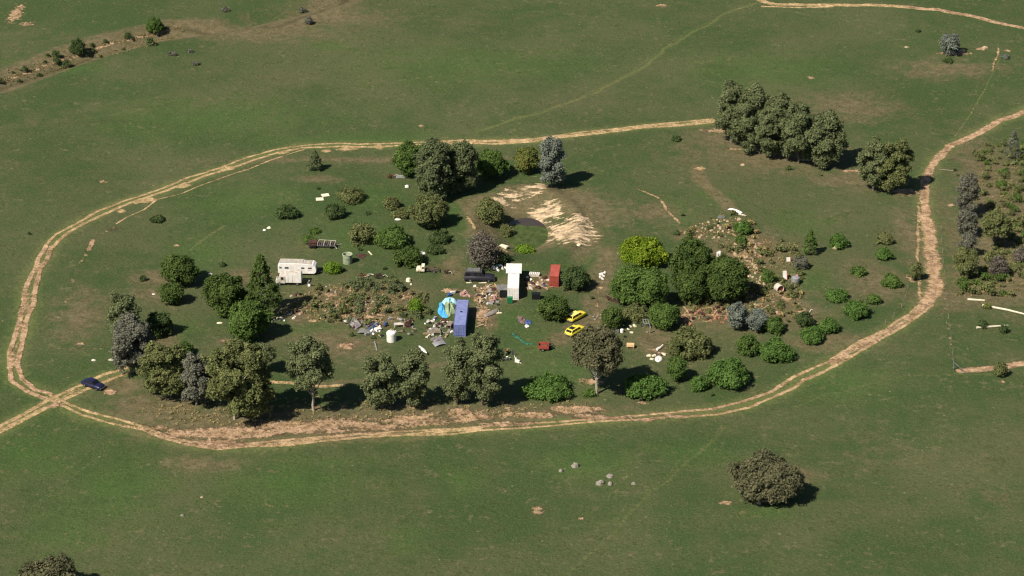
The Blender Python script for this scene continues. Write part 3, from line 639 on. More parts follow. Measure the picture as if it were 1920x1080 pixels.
P('shrub', 'dark', 1768, 1790, 108, 120, 'faint grey bush below the grey tree of the top right paddock', name='bush', dens=.7)
P('shrub', 'blue', 1876, 1894, 100, 112, 'small grey bush right of the thin trail in the top right paddock', name='bush', dens=.8)
# --- creek line and far paddock
P('shrub', 'green', 272, 310, 38, 74, 'biggest green bush in the creek bed at the top left', name='bush')
P('shrub', 'dark', 130, 164, 78, 114, 'dark bush on the eroded creek bank at the left', name='bush')
for q, l in [((568, 590, 26, 48), 'pale cone shaped sapling right below the end of the creek'), ((556, 578, 8, 24), 'dark bush right at the top end of the creek line'),
             ((412, 434, 8, 24), 'faint grey bush in the brown strip at the top left'), ((312, 336, 92, 106), 'grey bush, leftmost of three small ones below the creek'),
             ((348, 366, 88, 100), 'grey bush, top right of three small ones below the creek'), ((358, 378, 110, 124), 'grey bush, lowest of three small ones below the creek')]:
    P('shrub', 'grey', q[0] + 2, q[1] - 2, q[2] + 3, q[3], l, name='bush', dens=.5)

# --- small scrub: a few kinds, each copied
def protos(kind, n, r0, r1, ls=.2, name='scrub_bush'):
    out = []
    for i in range(n):
        r = r0 + (r1 - r0) * i / max(1, n - 1); rz = r * (.6 + .35 * random.random())
        o = leafmesh(name, shell(9, (0, 0, rz * .6), (r * .8, r * .8, rz * .8), r * .42, -.5, .2, .25), ls, LEAF[kind], 1.1, cz=.02)
        out.append(o)
    return out
def in_poly(x, y, poly):
    c = False; n = len(poly)
    for i in range(n):
        x1, y1 = poly[i]; x2, y2 = poly[(i + 1) % n]
        if (y1 > y) != (y2 > y) and x < (x2 - x1) * (y - y1) / (y2 - y1) + x1: c = not c
    return c
def spots(poly, n, gap=4):
    out = []; X0 = [p[0] for p in poly]; Y0 = [p[1] for p in poly]; t = 0
    while len(out) < n and t < 20000:
        t += 1; x = random.uniform(min(X0), max(X0)); y = random.uniform(min(Y0), max(Y0))
        if in_poly(x, y, poly) and all((x - a) ** 2 + ((y - b) * 2) ** 2 > gap * gap for a, b in out): out.append((x, y))
    return out
USED = set()
def scatter(pr, pts, label, cat, group, smin=.7, smax=1.3, tilt=0, lift=0):
    for i, (x, y) in enumerate(pts):
        src = pr[i % len(pr)]
        if src.name in USED: o = src.copy(); COL.objects.link(o)
        else: o = src; USED.add(src.name)
        p = at(x, y); s = random.uniform(smin, smax); o.location = (p.x, p.y, p.z + lift); o.scale = (s, s, s)
        o.rotation_euler = (random.uniform(-tilt, tilt), random.uniform(-tilt, tilt), random.uniform(0, 6.28))
        tag(o, label, cat, group)
    for o in pr:
        if o.name not in USED: bpy.data.objects.remove(o)
ZL = [(540, 590), (560, 548), (640, 532), (740, 532), (800, 552), (808, 590), (770, 602), (720, 604), (680, 612), (610, 606)]
ZR = [(1262, 440), (1340, 405), (1400, 398), (1420, 440), (1500, 455), (1505, 520), (1500, 600), (1380, 580), (1290, 600), (1280, 570), (1400, 560), (1400, 500), (1330, 450)]
ZS = [(1822, 290), (1880, 262), (1960, 240), (1960, 560), (1780, 555), (1790, 520), (1840, 500), (1870, 400), (1830, 380)]
ZC = [(-20, 140), (60, 118), (120, 92), (250, 70), (330, 45), (345, 66), (260, 96), (160, 118), (60, 148), (-20, 172)]
scatter(protos('pine', 3, .5, 1.0, name='weed_clump'), spots(ZL, 26, 10) + spots([(650, 535), (740, 532), (775, 555), (700, 578)], 24, 7), 'knee high weed clump on the weedy junk ground below the caravan', 'weed clump', 'weed clumps on the left junk ground')
scatter(protos('olive', 3, .5, 1.0, .22, name='dry_weed'), spots(ZL, 40, 8), 'brownish weed clump on the weedy junk ground below the caravan', 'weed clump', 'dry weed clumps on the left junk ground')
scatter(protos('olive', 3, .5, 1.0, name='rubble_shrub'), spots(ZR, 64, 9), 'small olive scrub bush among the rubble right of the grove', 'scrub bush', 'scrub bushes on the right rubble ground')
scatter(protos('dry', 2, .4, .8, name='dry_shrub'), spots(ZR, 34, 9), 'dry scrub bush among the rubble right of the grove', 'scrub bush', 'dry scrub on the right rubble ground')
scatter(protos('olive', 4, .6, 1.15), spots(ZS, 150, 6), 'olive scrub bush in the scrubland at the right edge', 'scrub bush', 'scrub bushes at the right edge')
scatter(protos('green', 4, .6, 1.2), spots(ZS, 60, 7), 'dark green bush in the scrubland at the right edge', 'scrub bush', 'dark green bushes at the right edge')
scatter(protos('dark', 2, .6, 1.1, name='creek_shrub'), spots(ZC, 20, 14), 'dark little bush growing along the eroded creek bank', 'scrub bush', 'bushes along the creek bank')
scatter(protos('dark', 2, .5, .9, name='tuft_bush'), [(1490, 570), (1500, 600), (1478, 604), (1462, 572), (1440, 566), (1210, 740), (1335, 742), (1318, 650), (1280, 405), (1330, 430), (1345, 420), (1268, 440), (660, 630), (700, 635), (596, 355), (720, 505), (735, 520), (1480, 318), (1540, 330), (1790, 320), (1795, 330), (1720, 60), (55, 440), (770, 748), (1002, 720), (690, 402), (675, 470), (1110, 560), (1090, 520)],
        'small dark tuft bush standing in open grass', 'scrub bush', 'small dark tufts in the grass', .6, 1.1)
# rank grass on the rough ground: uncountable
def rank_grass():
    pts = spots(ZL, 360, 1.5) + spots(ZR, 460, 1.5) + spots(ZS, 380, 1.5) + spots(ZC, 240, 1.5) + spots([(260, 765), (420, 745), (900, 745), (1100, 750), (1130, 775), (600, 800), (320, 800)], 360, 2)
    cl = []
    for x, y in pts:
        p = at(x, y); cl.append((np.array((p.x, p.y, p.z + .08)), random.uniform(.18, .4)))
    o = leafmesh('rank_grass', cl, .15, LEAF['dry'], .5); tag(o, 'rank dry grass growing over the rough ground', 'grass', kind='stuff')
rank_grass()
# ------------------------------------------------------------------ paints and stuffs
M = {
 'white': smat('white_paint', (.82, .79, .76), .5, var=.12, scale=1.2), 'dirty': smat('weathered_white', (.62, .57, .50), .7, var=.2, scale=1.5),
 'roofgrey': smat('dusty_roof', (.46, .42, .36), .7, var=.15, scale=1.2), 'blue': smat('faded_blue_paint', (.165, .20, .45), .6, var=.16, scale=.8),
 'blue2': smat('faded_blue_roof', (.21, .245, .49), .6, var=.14, scale=.9), 'red': smat('faded_red_paint', (.36, .07, .05), .7, var=.12, scale=.9), 'red2': smat('red_roof', (.40, .09, .065), .7, var=.12, scale=.9),
 'yellow': smat('yellow_car_paint', (.80, .66, .06), .35, var=.05, scale=1.5, spec=.5), 'yellow2': smat('pale_yellow_paint', (.82, .72, .22), .4, var=.06, scale=1.5, spec=.5),
 'navy': smat('navy_car_paint', (.012, .014, .05), .3, var=.05, spec=.6), 'vand': smat('dark_van_paint', (.022, .022, .035), .45, var=.15, spec=.5), 'vanroof': smat('dusty_van_roof', (.085, .085, .09), .6, var=.2, scale=2),
 'glass': smat('dark_glass', (.012, .014, .016), .12, var=.1, spec=.6), 'glassl': smat('window_glass', (.10, .11, .12), .15, var=.2, spec=.6), 'tyre': smat('tyre_rubber', (.02, .02, .02), .9), 'rim': smat('wheel_rim', (.35, .34, .32), .5, .3),
 'rust': smat('rusty_steel', (.20, .085, .05), .9, var=.3, scale=2.5), 'rustd': smat('dark_rusty_steel', (.09, .045, .035), .9, var=.3, scale=2.5), 'steel': smat('galvanised_steel', (.36, .36, .38), .55, .3, var=.15, scale=2.5),
 'steeld': smat('dull_steel', (.20, .20, .20), .7, .2, var=.25, scale=2), 'zinc': smat('old_corrugated_iron', (.30, .27, .28), .6, .2, var=.25, scale=1.5), 'timber': smat('sawn_timber', (.42, .30, .17), .85, var=.25, scale=1.5),
 'timberg': smat('grey_timber', (.32, .27, .21), .9, var=.2, scale=1.5), 'cream': smat('cream_board', (.76, .70, .52), .7, var=.1), 'black': smat('black_plastic', (.012, .014, .016), .5), 'green': smat('green_plastic', (.015, .16, .06), .5, var=.1),
 'teal': smat('green_shade_net', (.03, .15, .10), .85, var=.3, scale=1.2), 'tarp': smat('blue_tarpaulin', (.10, .46, .80), .5, var=.2, scale=.8, col2=(.05, .25, .55)), 'tarpl': smat('pale_blue_tarpaulin', (.38, .68, .82), .5, var=.15, scale=.8),
 'canvas': smat('green_canvas', (.30, .38, .22), .85, var=.2, scale=1.0), 'poly': smat('pale_green_poly', (.36, .40, .28), .6, var=.1), 'polyd': smat('mesh_wall', (.28, .33, .22), .7, var=.2), 'hull': smat('grey_hull', (.26, .235, .20), .7, var=.2, scale=1.2),
 'drum': smat('blue_drum_plastic', (.05, .11, .30), .5, var=.1), 'rock': smat('granite', (.30, .27, .23), .95, var=.25, scale=3, bump=.1), 'rubble': smat('broken_stone', (.48, .36, .24), .95, var=.25, scale=2), 'rubbler': smat('red_brick_rubble', (.42, .20, .13), .95, var=.25, scale=2),
 'logp': smat('pale_log', (.66, .60, .46), .8, var=.12, scale=1.5), 'purple': smat('faded_purple_cloth', (.20, .13, .13), .9, var=.3), 'pink': smat('faded_pink', (.5, .30, .27), .8, var=.2), 'orange': smat('orange_paint', (.6, .10, .04), .5, var=.1), 'straw': smat('orange_cream_panel', (.72, .48, .26), .75, var=.12), 'poledk': smat('steel_post', (.22, .23, .25), .6, .2)}
def mb(): return MB()
def wheel(par, x, y, r=.33, wd=.22, name='wheel', rim=True):
    t = MB().lathe([(r * .55, -wd / 2), (r * .93, -wd / 2), (r, -wd * .3), (r, wd * .3), (r * .93, wd / 2), (r * .55, wd / 2)], 16)
    Mx = Matrix.Translation((x, y, r)) @ Matrix.Rotation(R(90), 4, 'X'); t.v = [Mx @ v for v in t.v]
    o = t.build(name, M['tyre'], par, True)
    if rim: MB().tube((x, y - wd * .42, r), (x, y + wd * .42, r), r * .6, 12).build('rim', M['rim'], o)
    return o
def sect(x, zb, zt, wb, wt):
    """rounded cross-section ring at x"""
    h = zt - zb
    return [(x, -wb, zb + h * .08), (x, -wb * 1.02, zb + h * .5), (x, -wt, zt - h * .1), (x, -wt * .9, zt), (x, wt * .9, zt), (x, wt, zt - h * .1), (x, wb * 1.02, zb + h * .5), (x, wb, zb + h * .08), (x, wb * .9, zb), (x, -wb * .9, zb)]
def car(name, label, cat, px, py, rz, L=4.9, W=1.85, Hh=1.45, waist=.92, style='wagon', body='yellow', roof=None, gl='glass', roofhole=False, bars=True):
    e = thing(name, label, cat, px, py, rz); hw = W / 2; b = L / 2; bm = M[body]; rm = M[roof or body]
    if style == 'van': hood, ws, rear = .30, .42, 0.0
    elif style == 'wagon': hood, ws, rear = .26, .40, .045
    else: hood, ws, rear = .28, .42, .17
    q = MB(); q.loft([sect(-b, .38, waist * .92, hw * .86, hw * .82), sect(-b + .15, .26, waist, hw * .97, hw * .93), sect(0, .22, waist + .02, hw, hw * .96), sect(b - L * hood, .22, waist + .02, hw, hw * .95), sect(b - L * hood * .4, .24, waist * .93, hw * .98, hw * .9), sect(b - .12, .28, waist * .82, hw * .93, hw * .84), sect(b, .36, waist * .66, hw * .82, hw * .76)])
    q.build('body', bm, e, True, .0)
    # cabin: glasshouse frustum with roof skin
    xr0 = -b + L * rear * .35 + .06; xr1 = -b + L * (rear + .06) + (.1 if style != 'van' else -.1); xf1 = b - L * ws; xf0 = b - L * hood - .02; rwh = hw * .76 if style != 'van' else hw * .86
    z0, z1 = waist - .02, Hh - .05
    cab = MB(); cab.add([(xr0, -hw * .93, z0), (xf0, -hw * .93, z0), (xf0, hw * .93, z0), (xr0, hw * .93, z0), (xr1, -rwh, z1), (xf1, -rwh, z1), (xf1, rwh, z1), (xr1, rwh, z1)], [(0, 1, 5, 4), (1, 2, 6, 5), (2, 3, 7, 6), (3, 0, 4, 7), (4, 5, 6, 7)])
    co_ = cab.build('cabin', bm, e)
    rf = MB(); n = 5
    V = []
    for i in range(n + 1):
        for j in range(n + 1):
            u, v = i / n, j / n; V.append((xr1 - .03 + (xf1 - xr1 + .06) * u, -rwh - .02 + (2 * rwh + .04) * v, z1 + .015 + .05 * (1 - (2 * u - 1) ** 4) * (1 - (2 * v - 1) ** 4)))
    rf.add(V, [(i * (n + 1) + j, (i + 1) * (n + 1) + j, (i + 1) * (n + 1) + j + 1, i * (n + 1) + j + 1) for i in range(n) for j in range(n)])
    rf.build('roof', rm, e, True)
    def lerp(a, b_, t): return a + (b_ - a) * t
    def sidewin(u0, u1, s):
        pts = []
        for u, v in ((u0, .16), (u1, .16), (u1, .84), (u0, .84)):
            x = lerp(lerp(xr0, xf0, u), lerp(xr1, xf1, u), v); pts.append((x, s * (lerp(hw * .93, rwh, v) + .008), lerp(z0, z1, v)))
        f = (0, 1, 2, 3) if s < 0 else (3, 2, 1, 0); MB().add(pts, [f]).build('side_window', M[gl], co_)
    if style == 'van': cuts = [(.05, .30), (.50, .72), (.76, .96)]
    else: cuts = [(.04, .33), (.37, .64), (.68, .95)]
    if style == 'panelvan': cuts = [(.70, .92)]
    for s in (-1, 1):
        for u0, u1 in cuts: sidewin(u0, u1, s)
    def endwin(xa, xb, nm, d):
        MB().add([(lerp(xa, xb, v) + d, s * lerp(hw * .93, rwh, v) * .86, lerp(z0, z1, v)) for s, v in ((-1, .14), (1, .14), (1, .88), (-1, .88))], [(0, 1, 2, 3) if d > 0 else (3, 2, 1, 0)]).build(nm, M[gl], co_)
    endwin(xr0, xr1, 'rear_window', -.008); endwin(xf0, xf1, 'windscreen', .008)
    for x in (-b + L * .2, b - L * .19):
        for s in (-1, 1): wheel(e, x, s * (hw - .10), .33)
    MB().box((-b - .03, 0, .42), (.12, W * .92, .16)).build('rear_bumper', M['steeld' if bars else body], e, bevel=.03)
    MB().box((b + .02, 0, .40), (.12, W * .88, .16)).build('front_bumper', M['steeld' if bars else body], e, bevel=.03)
    for s in (-1, 1):
        MB().box((b - .06, s * hw * .62, waist * .62), (.10, .3, .13)).build('headlight', M['white'], e, bevel=.02)
        MB().box((-b + .0, s * hw * .66, waist * .72), (.08, .28, .14)).build('tail_light', M['orange'], e, bevel=.02)
    if roofhole: MB().box((lerp(xr1, xf1, .36), 0, z1 + .075), ((xf1 - xr1) * .5, rwh * 1.5, .03)).build('roof_hole_shade', M['glass'], e)  # dark slab laid on the roof stands in for the shaded open hole
    return e
car('station_wagon', 'upper yellow station wagon with plain yellow roof, nose towards the top right', 'car', 1080, 597, 50, roof='yellow2')
car('station_wagon', 'lower yellow station wagon with a dark panel missing from its roof', 'car', 1078, 624, 51, L=4.7, roofhole=True)
car('sedan', 'dark navy blue sedan stopped on the driveway at the left', 'car', 175, 725, -32, style='sedan', body='navy', L=4.8)
v = car('panel_van', 'long dark van with grey roof parked left of the white container', 'van', 899, 525, -2, L=6.3, W=2.1, Hh=2.25, waist=1.25, style='van', body='vand', roof='vanroof')
MB().box((-1.2, 0, 2.36), (2.6, 1.5, .12)).tube((-2.4, -.7, 2.42), (.0, -.7, 2.42), .04).tube((-2.4, .7, 2.42), (.0, .7, 2.42), .04).build('roof_rack', M['steeld'], v)
for x, l in ((874, 14), (901, 18)):
    t = MB().box((0, 0, .08), (1.6 if l == 18 else .9, .12, .12)).box((.2, .25, .05), (1.1, .1, .1), (0, 0, .1)).build('timber_beam', M['cream']); ground(t, x + 4, 531, 3)
    tag(t, 'pale timber lying on the grass under the ' + ('rear' if l == 14 else 'middle') + ' of the dark van', 'timber')

# ------------------------------------------------------------------ containers
def container(label, px0, px1, wd, Hh, body, roof, L=None, extra=None):
    a, b = at(*px0), at(*px1); d = (b - a); d.z = 0; L = L or d.length; rz = math.atan2(d.y, d.x)
    e = thing('shipping_container', label, 'shipping container', *px0, math.degrees(rz)); e.location.z = min(a.z, b.z) - .02
    q = MB(); n = int(L / .28); hw = wd / 2
    for s in (-1, 1):                                        # trapezoidal corrugation of the long sides
        V = []; Fc = []
        for i in range(n * 2 + 1):
            y = s * (hw - (.04 if (i // 2) % 2 else .0)); x = .12 + (L - .24) * i / (n * 2); V += [(x, y, .18), (x, y, Hh - .12)]
        Fc = [(2 * i, 2 * i + 2, 2 * i + 3, 2 * i + 1) if s < 0 else (2 * i + 1, 2 * i + 3, 2 * i + 2, 2 * i) for i in range(n * 2)]
        q.add(V, Fc)
        q.box((L / 2, s * (hw - .03), Hh - .06), (L - .3, .1, .12)).box((L / 2, s * (hw - .03), .09), (L - .3, .1, .18))
    q.box((L - .05, 0, Hh / 2), (.08, wd - .26, Hh - .3))
    for x in (.06, L - .06):
        for s in (-1, 1): q.box((x, s * (hw - .07), Hh / 2), (.15, .16, Hh))
        q.box((x, 0, Hh - .07), (.13, wd - .3, .14)).box((x, 0, .09), (.13, wd - .3, .18))
    q.build('walls', M[body], e)
    r = MB(); m = int(L / .45); V = []
    for i in range(m * 2 + 1):
        z = Hh - .03 + (.025 if (i // 2) % 2 else 0); x = .14 + (L - .28) * i / (m * 2); V += [(x, -hw + .09, z), (x, hw - .09, z)]
    r.add(V, [(2 * i, 2 * i + 2, 2 * i + 3, 2 * i + 1) for i in range(m * 2)]); r.build('roof', M[roof], e)
    for s in (-1, 1):
        dr = MB(); w_ = hw - .17
        for k in range(6): dr.box((.03 - (k % 2) * .008, s * (w_ / 2 + .01), .28 + (Hh - .5) * (k + .5) / 6), (.05, w_, (Hh - .5) / 6 - .004))
        do = dr.build('door', M[body], e)
        for y in (.25, .75): MB().tube((-.02, s * w_ * y, .25), (-.02, s * w_ * y, Hh - .25), .025, 6).box((-.05, s * w_ * y, 1.0), (.03, .25, .05)).build('lock_rod', M[body], do)
    return e, L, hw, Hh
e, L, hw, Hh = container('long blue shipping container with a small dark hole in its roof', (862, 631), (868, 583), 2.35, 2.6, 'blue', 'blue2')
MB().lathe([(0, .03), (.2, .03), (.26, 0), (.26, -.04)], 14, (L * .52, .0, Hh + .03)).build('roof_vent', M['black'], e)
e, L, hw, Hh = container('long white shipping container with a green bin at its near end', (962, 562), (964, 515), 2.3, 2.65, 'white', 'white')
q = MB(); q.box((L * .80, .0, Hh + .10), (L * .40, 3.25, .07)).box((L * .80, -1.6, Hh + .04), (L * .40, .06, .14)).box((L * .80, 1.6, Hh + .04), (L * .40, .06, .14)); q.build('roof_sheet', M['white'], e)
for x in (.3, 2.6, 6.6): MB().box((x, 0, Hh + .02), (.06, 2.2, .06)).build('roof_batten', M['white'], e)
e, L, hw, Hh = container('short red shipping container with flat roof beside the dark green tree', (1038.5, 538), (1042, 515), 1.95, 2.45, 'red', 'red2')

# ------------------------------------------------------------------ caravan and white box truck
e = thing('caravan', 'long white caravan with a curved right end, standing behind the white truck', 'caravan', 559, 512, -3)
L, Wd, Hc = 8.1, 2.4, 2.7
prof = [(-L / 2, .45), (-L / 2, 2.2), (-L / 2 + .25, 2.62), (-L / 2 + .8, 2.72), (1.2, 2.72), (1.5, 2.55), (L / 2 - .7, 2.5), (L / 2 - .15, 2.05), (L / 2, 1.4), (L / 2 - .1, .8), (L / 2 - .5, .45)]
q = MB(); n = len(prof); q.v = [Vector((x, -Wd / 2, z)) for x, z in prof] + [Vector((x, Wd / 2, z)) for x, z in prof]; q.f = [tuple(range(n)), tuple(range(2 * n - 1, n - 1, -1))] + [(i + n, (i + 1) % n + n, (i + 1) % n, i) for i in range(n)]
q.build('body', M['white'], e, bevel=.06)
MB().box((-1.3, .05, 2.76), (5.0, 2.1, .05)).box((2.2, .05, 2.57), (1.6, 2.0, .05)).build('roof', M['roofgrey'], e)
for x, z in ((-1.9, 2.82), (.2, 2.82), (2.2, 2.62)): MB().box((x, .2, z), (.55, .5, .12)).build('roof_hatch', M['dirty'], e, bevel=.03)
for x, w_, h_ in ((-3.5, .5, .35), (-2.2, .8, .45), (1.2, .7, .35), (2.7, .8, .3)):
    MB().box((x, -Wd / 2 - .012, 1.75), (w_, .03, h_)).build('window', M['glassl'], e)
MB().box((2.6, -Wd / 2 - .012, 1.2), (.9, .03, .06)).build('trim_strip', M['steeld'], e)
for s in (-1, 1): wheel(e, .4, s * (Wd / 2 - .15), .34)
MB().tube((L / 2 - .4, -.6, .5), (L / 2 + 1.0, 0, .45), .05).tube((L / 2 - .4, .6, .5), (L / 2 + 1.0, 0, .45), .05).build('drawbar', M['steeld'], e)
e = thing('box_truck', 'white box truck with a small cab at left, in front of the caravan', 'truck', 545, 532, -2)
MB().box((.75, 0, 1.75), (3.3, 2.1, 2.1)).build('box_body', M['white'], e, bevel=.05)
MB().box((.75, 0, 2.84), (3.2, 2.0, .07)).build('box_roof', M['dirty'], e)
cabp = [(-1.0, .5), (-2.95, .5), (-3.0, 1.15), (-2.75, 1.35), (-2.25, 2.05), (-2.0, 2.15), (-1.0, 2.15)]
q = MB(); n = len(cabp); q.v = [Vector((x, -.95, z)) for x, z in cabp] + [Vector((x, .95, z)) for x, z in cabp]; q.f = [tuple(range(n - 1, -1, -1)), tuple(range(n, 2 * n))] + [(i, (i + 1) % n, (i + 1) % n + n, i + n) for i in range(n)]
cb = q.build('cab', M['dirty'], e, bevel=.05)
MB().box((-1.6, -.965, 1.65), (.55, .03, .55)).build('side_window', M['glass'], cb); MB().box((-2.53, 0, 1.72), (.03, 1.5, .65), (0, R(35), 0)).build('windscreen', M['glass'], cb)
MB().box((-.2, 0, .55), (5.2, .9, .2)).build('chassis', M['rustd'], e)
for x in (-2.2, 1.5):
    for s in (-1, 1): wheel(e, x, s * .85, .38)
MB().box((-3.02, 0, .55), (.1, 1.8, .2)).build('bumper', M['steeld'], e); MB().box((.55, -1.06, 1.6), (.04, .02, 1.7)).box((-.35, -1.06, 1.6), (.04, .02, 1.7)).build('door_seam', M['rust'], e)
t = MB().tube((0, 0, .1), (.9, -1.9, 1.9), .16, 10).build('pipe', M['steel']); ground(t, 577, 533, -10); t.location.z -= .05; tag(t, 'grey pipe leaning against the right end of the white truck', 'pipe')
t = MB().lathe([(0, .42), (.2, .4), (.3, .3), (.32, .0)], 14).build('buoy', M['white'], smooth=True); ground(t, 580, 536); tag(t, 'small white round tub lying right of the white truck', 'tub')

# round mesh-walled tank / enclosure
e = thing('round_tank', 'pale green open topped round tank with thick rim, casting a round shadow', 'water tank', 652, 493)
MB().lathe([(1.0, 0), (1.02, .7), (1.0, 1.4), (1.02, 2.0), (.95, 2.0), (.93, 1.0), (.93, .06), (0, .05)], 28).build('wall', M['polyd'], e, True)
MB().lathe([(.93, 2.0), (.94, 2.1), (1.03, 2.14), (1.11, 2.1), (1.12, 2.0), (1.02, 1.97)], 28).build('rim', M['poly'], e, True)
# poly water tank
e = thing('water_tank', 'white poly water tank standing left of the blue container', 'water tank', 734, 639)
MB().lathe([(.95, 0), (.97, .3), (.95, .6), (.97, .9), (.95, 1.2), (.97, 1.5), (.95, 1.9), (.9, 1.97)], 28).build('tank_wall', M['white'], e, True)
MB().lathe([(.9, 1.97), (.7, 2.12), (.35, 2.22), (.28, 2.22)], 28).build('tank_top', M['white'], e, True)
MB().lathe([(.28, 2.2), (.28, 2.3), (.2, 2.33), (0, 2.34)], 16).build('lid', M['dirty'], e)

# ute with tray
e = thing('ute', 'white cabbed ute with bare rusty tray frame, below the dark bush', 'ute', 802, 509, 178)
q = MB(); cp = [(.6, .35), (2.35, .35), (2.4, .7), (2.2, .92), (1.55, 1.0), (1.25, 1.5), (.6, 1.5)]; n = len(cp)
q.v = [Vector((x, -.85, z)) for x, z in cp] + [Vector((x, .85, z)) for x, z in cp]; q.f = [tuple(range(n)), tuple(range(2 * n - 1, n - 1, -1))] + [(i + n, (i + 1) % n + n, (i + 1) % n, i) for i in range(n)]
cb = q.build('cab', M['cream'], e, bevel=.06); MB().box((1.42, 0, 1.28), (.03, 1.4, .45), (0, R(-31), 0)).build('windscreen', M['glass'], cb)
for s in (-1, 1): MB().box((.95, s * .862, 1.22), (.5, .03, .34)).build('side_window', M['glass'], cb)
MB().box((-.9, -.35, .5), (2.9, .1, .15)).box((-.9, .35, .5), (2.9, .1, .15)).box((-.1, 0, .52), (.1, 1.5, .1)).box((-2.3, 0, .52), (.1, 1.6, .1)).build('chassis', M['steeld'], e)
MB().box((-1.1, 0, .68), (2.2, .08, .06)).path([(-.1, -.8, .75), (-2.2, -.8, .75), (-2.2, .8, .75), (-.1, .8, .75), (-.1, -.8, .75)], .05).tube((-.1, .8, .75), (-.1, .8, 1.4), .04).tube((-.1, -.8, .75), (-.1, -.8, 1.4), .04).build('tray_frame', M['rust'], e)
for x in (1.7, -1.4):
    for s in (-1, 1): wheel(e, x, s * .75, .31)

# rusty trailer
e = thing('flatbed_trailer', 'long rusty flatbed trailer loaded with scrap, above the caravan', 'trailer', 603, 463, -4)
MB().box((-1.9, 0, .95), (1.9, 1.7, .7)).box((-1.9, -.9, 1.35), (1.9, .08, .14)).build('side_panel', M['rustd'], e)
MB().box((0, -.6, .55), (6.0, .14, .2)).box((0, .6, .55), (6.0, .14, .2)).box((1.1, 0, .7), (3.7, 1.5, .08)).build('chassis', M['steeld'], e)
for i in range(9): MB().box((-.75 + i * .46, 0, .9), (.10, 1.7, .22 if i % 3 else .5)).build('cross_bar', M['dirty' if i % 3 == 0 else 'purple'], e)
MB().path([(-.6, .85, .7), (-.6, .85, 1.3), (3.0, .85, 1.2), (3.0, .85, .6)], .05).path([(3.0, -.8, .6), (3.05, -.8, 1.3), (3.05, .8, 1.3)], .05).build('hoop_frame', M['dirty'], e)
for x in (-2.2, -1.4, 2.2):
    for s in (-1, 1): wheel(e, x, s * .85, .36, rim=False)
MB().tube((3.0, 0, .5), (4.3, .9, .45), .05).tube((3, -.5, .5), (3.6, -1.6, .4), .05).build('drawbar', M['dirty'], e)

# ------------------------------------------------------------------ smaller machines and junk
def harrow(label, px, py, rz, mat, n=6, L=1.8, W=1.5, name='harrow'):
    e = thing(name, label, 'farm implement', px, py, rz)
    q = MB(); q.path([(-L / 2, -W / 2, .45), (L / 2, -W / 2, .45), (L / 2, W / 2, .45), (-L / 2, W / 2, .45), (-L / 2, -W / 2, .45)], .06)
    for i in range(n): x = -L / 2 + L * (i + .5) / n; q.tube((x, -W / 2, .45), (x, W / 2, .5), .04); q.tube((x, -W / 2, .45), (x + .1, -W / 2, .0), .03); q.tube((x, W / 2, .45), (x + .1, W / 2, 0), .03)
    q.build('frame', mat, e); MB().path([(L / 2, 0, .45), (L / 2 + .6, .2, .7), (L / 2 + 1.2, .1, .3)], .05).build('hitch', M['dirty'], e)
    for s in (-1, 1): wheel(e, 0, s * (W / 2 + .12), .35, .12, rim=False)
    return e
harrow('red rusty farm implement with curved pale pipes right of the round tank', 680, 521, 20, M['rust'], 5, 1.8, 1.6)
harrow('dark rusty farm implement right of the red rusty one', 710, 520, -15, M['rustd'], 6, 1.7, 1.2)
harrow('red rusty farm implement lying left of the upper pine clump', 732, 333, 5, M['rust'], 5, 1.9, 1.0)
harrow('small dark rusty farm implement lying right of the white ute tray', 838, 512, -50, M['rustd'], 4, 1.0, .6)
t = MB().path([(-1, -.4, .1), (-.4, -.6, .3), (.3, -.4, .35), (.9, .3, .3), (1.3, .9, .35), (1.9, .9, .2)], .09).build('bent_pipe', M['cream']); ground(t, 683, 520); tag(t, 'bent cream pipe lying over the red rusty farm implement', 'pipe')

def boat(name, label, px, py, rz, L, W, Hh, mat, stand=None, flip=True, cat='boat'):
    e = thing(name, label, cat, px, py, rz); q = MB(); rings = []
    for i in range(13):
        u = i / 12; k = max(.03, math.sin(math.pi * (.03 + .94 * u)) ** .7); w_ = W / 2 * k; rk = .12 * (2 * u - 1) ** 2
        rings.append([((u - .5) * L, w_ * math.cos(a), rk * 0 + (Hh * math.sin(a) * (k ** .5)) + (.0)) for a in [math.pi * j / 8 for j in range(9)]])
    off = stand or 0
    rings = [[(x, y, z + off + .03) for x, y, z in r] for r in rings]; q.loft(rings); q.build('hull', mat, e, True)
    MB().box((0, 0, off + Hh + .04), (L * .8, .05, .05)).build('keel', M['dirty'], e)
    if stand:
        for x in (-L * .22, L * .22): MB().tube((x, -.4, 0), (x, 0, off), .03).tube((x, .4, 0), (x, 0, off), .03).tube((x, -.35, off), (x, .35, off), .03).build('trestle', M['timber'], e)
    return e
boat('canoe', 'white upturned canoe on a low timber trestle right of the water tank', 793, 660, -62, 3.6, .75, .22, M['white'], .5, cat='canoe')
boat('dinghy', 'long grey upturned boat hull lying left of the green bin', 922, 588, 48, 4.4, 1.5, .5, M['hull'])
boat('dinghy', 'small white and red upturned boat lying right of the cream panel', 1235, 674, 80, 2.5, 1.6, .45, M['white'])
t = MB().box((0, 0, .5), (.5, .5, .1)).build('seat_board', M['pink']); 
t.location = at(1235, 668) + Vector((0, 0, .28)); t.rotation_euler = (.1, .2, .5); tag(t, 'pink board lying across the white and red boat', 'board')

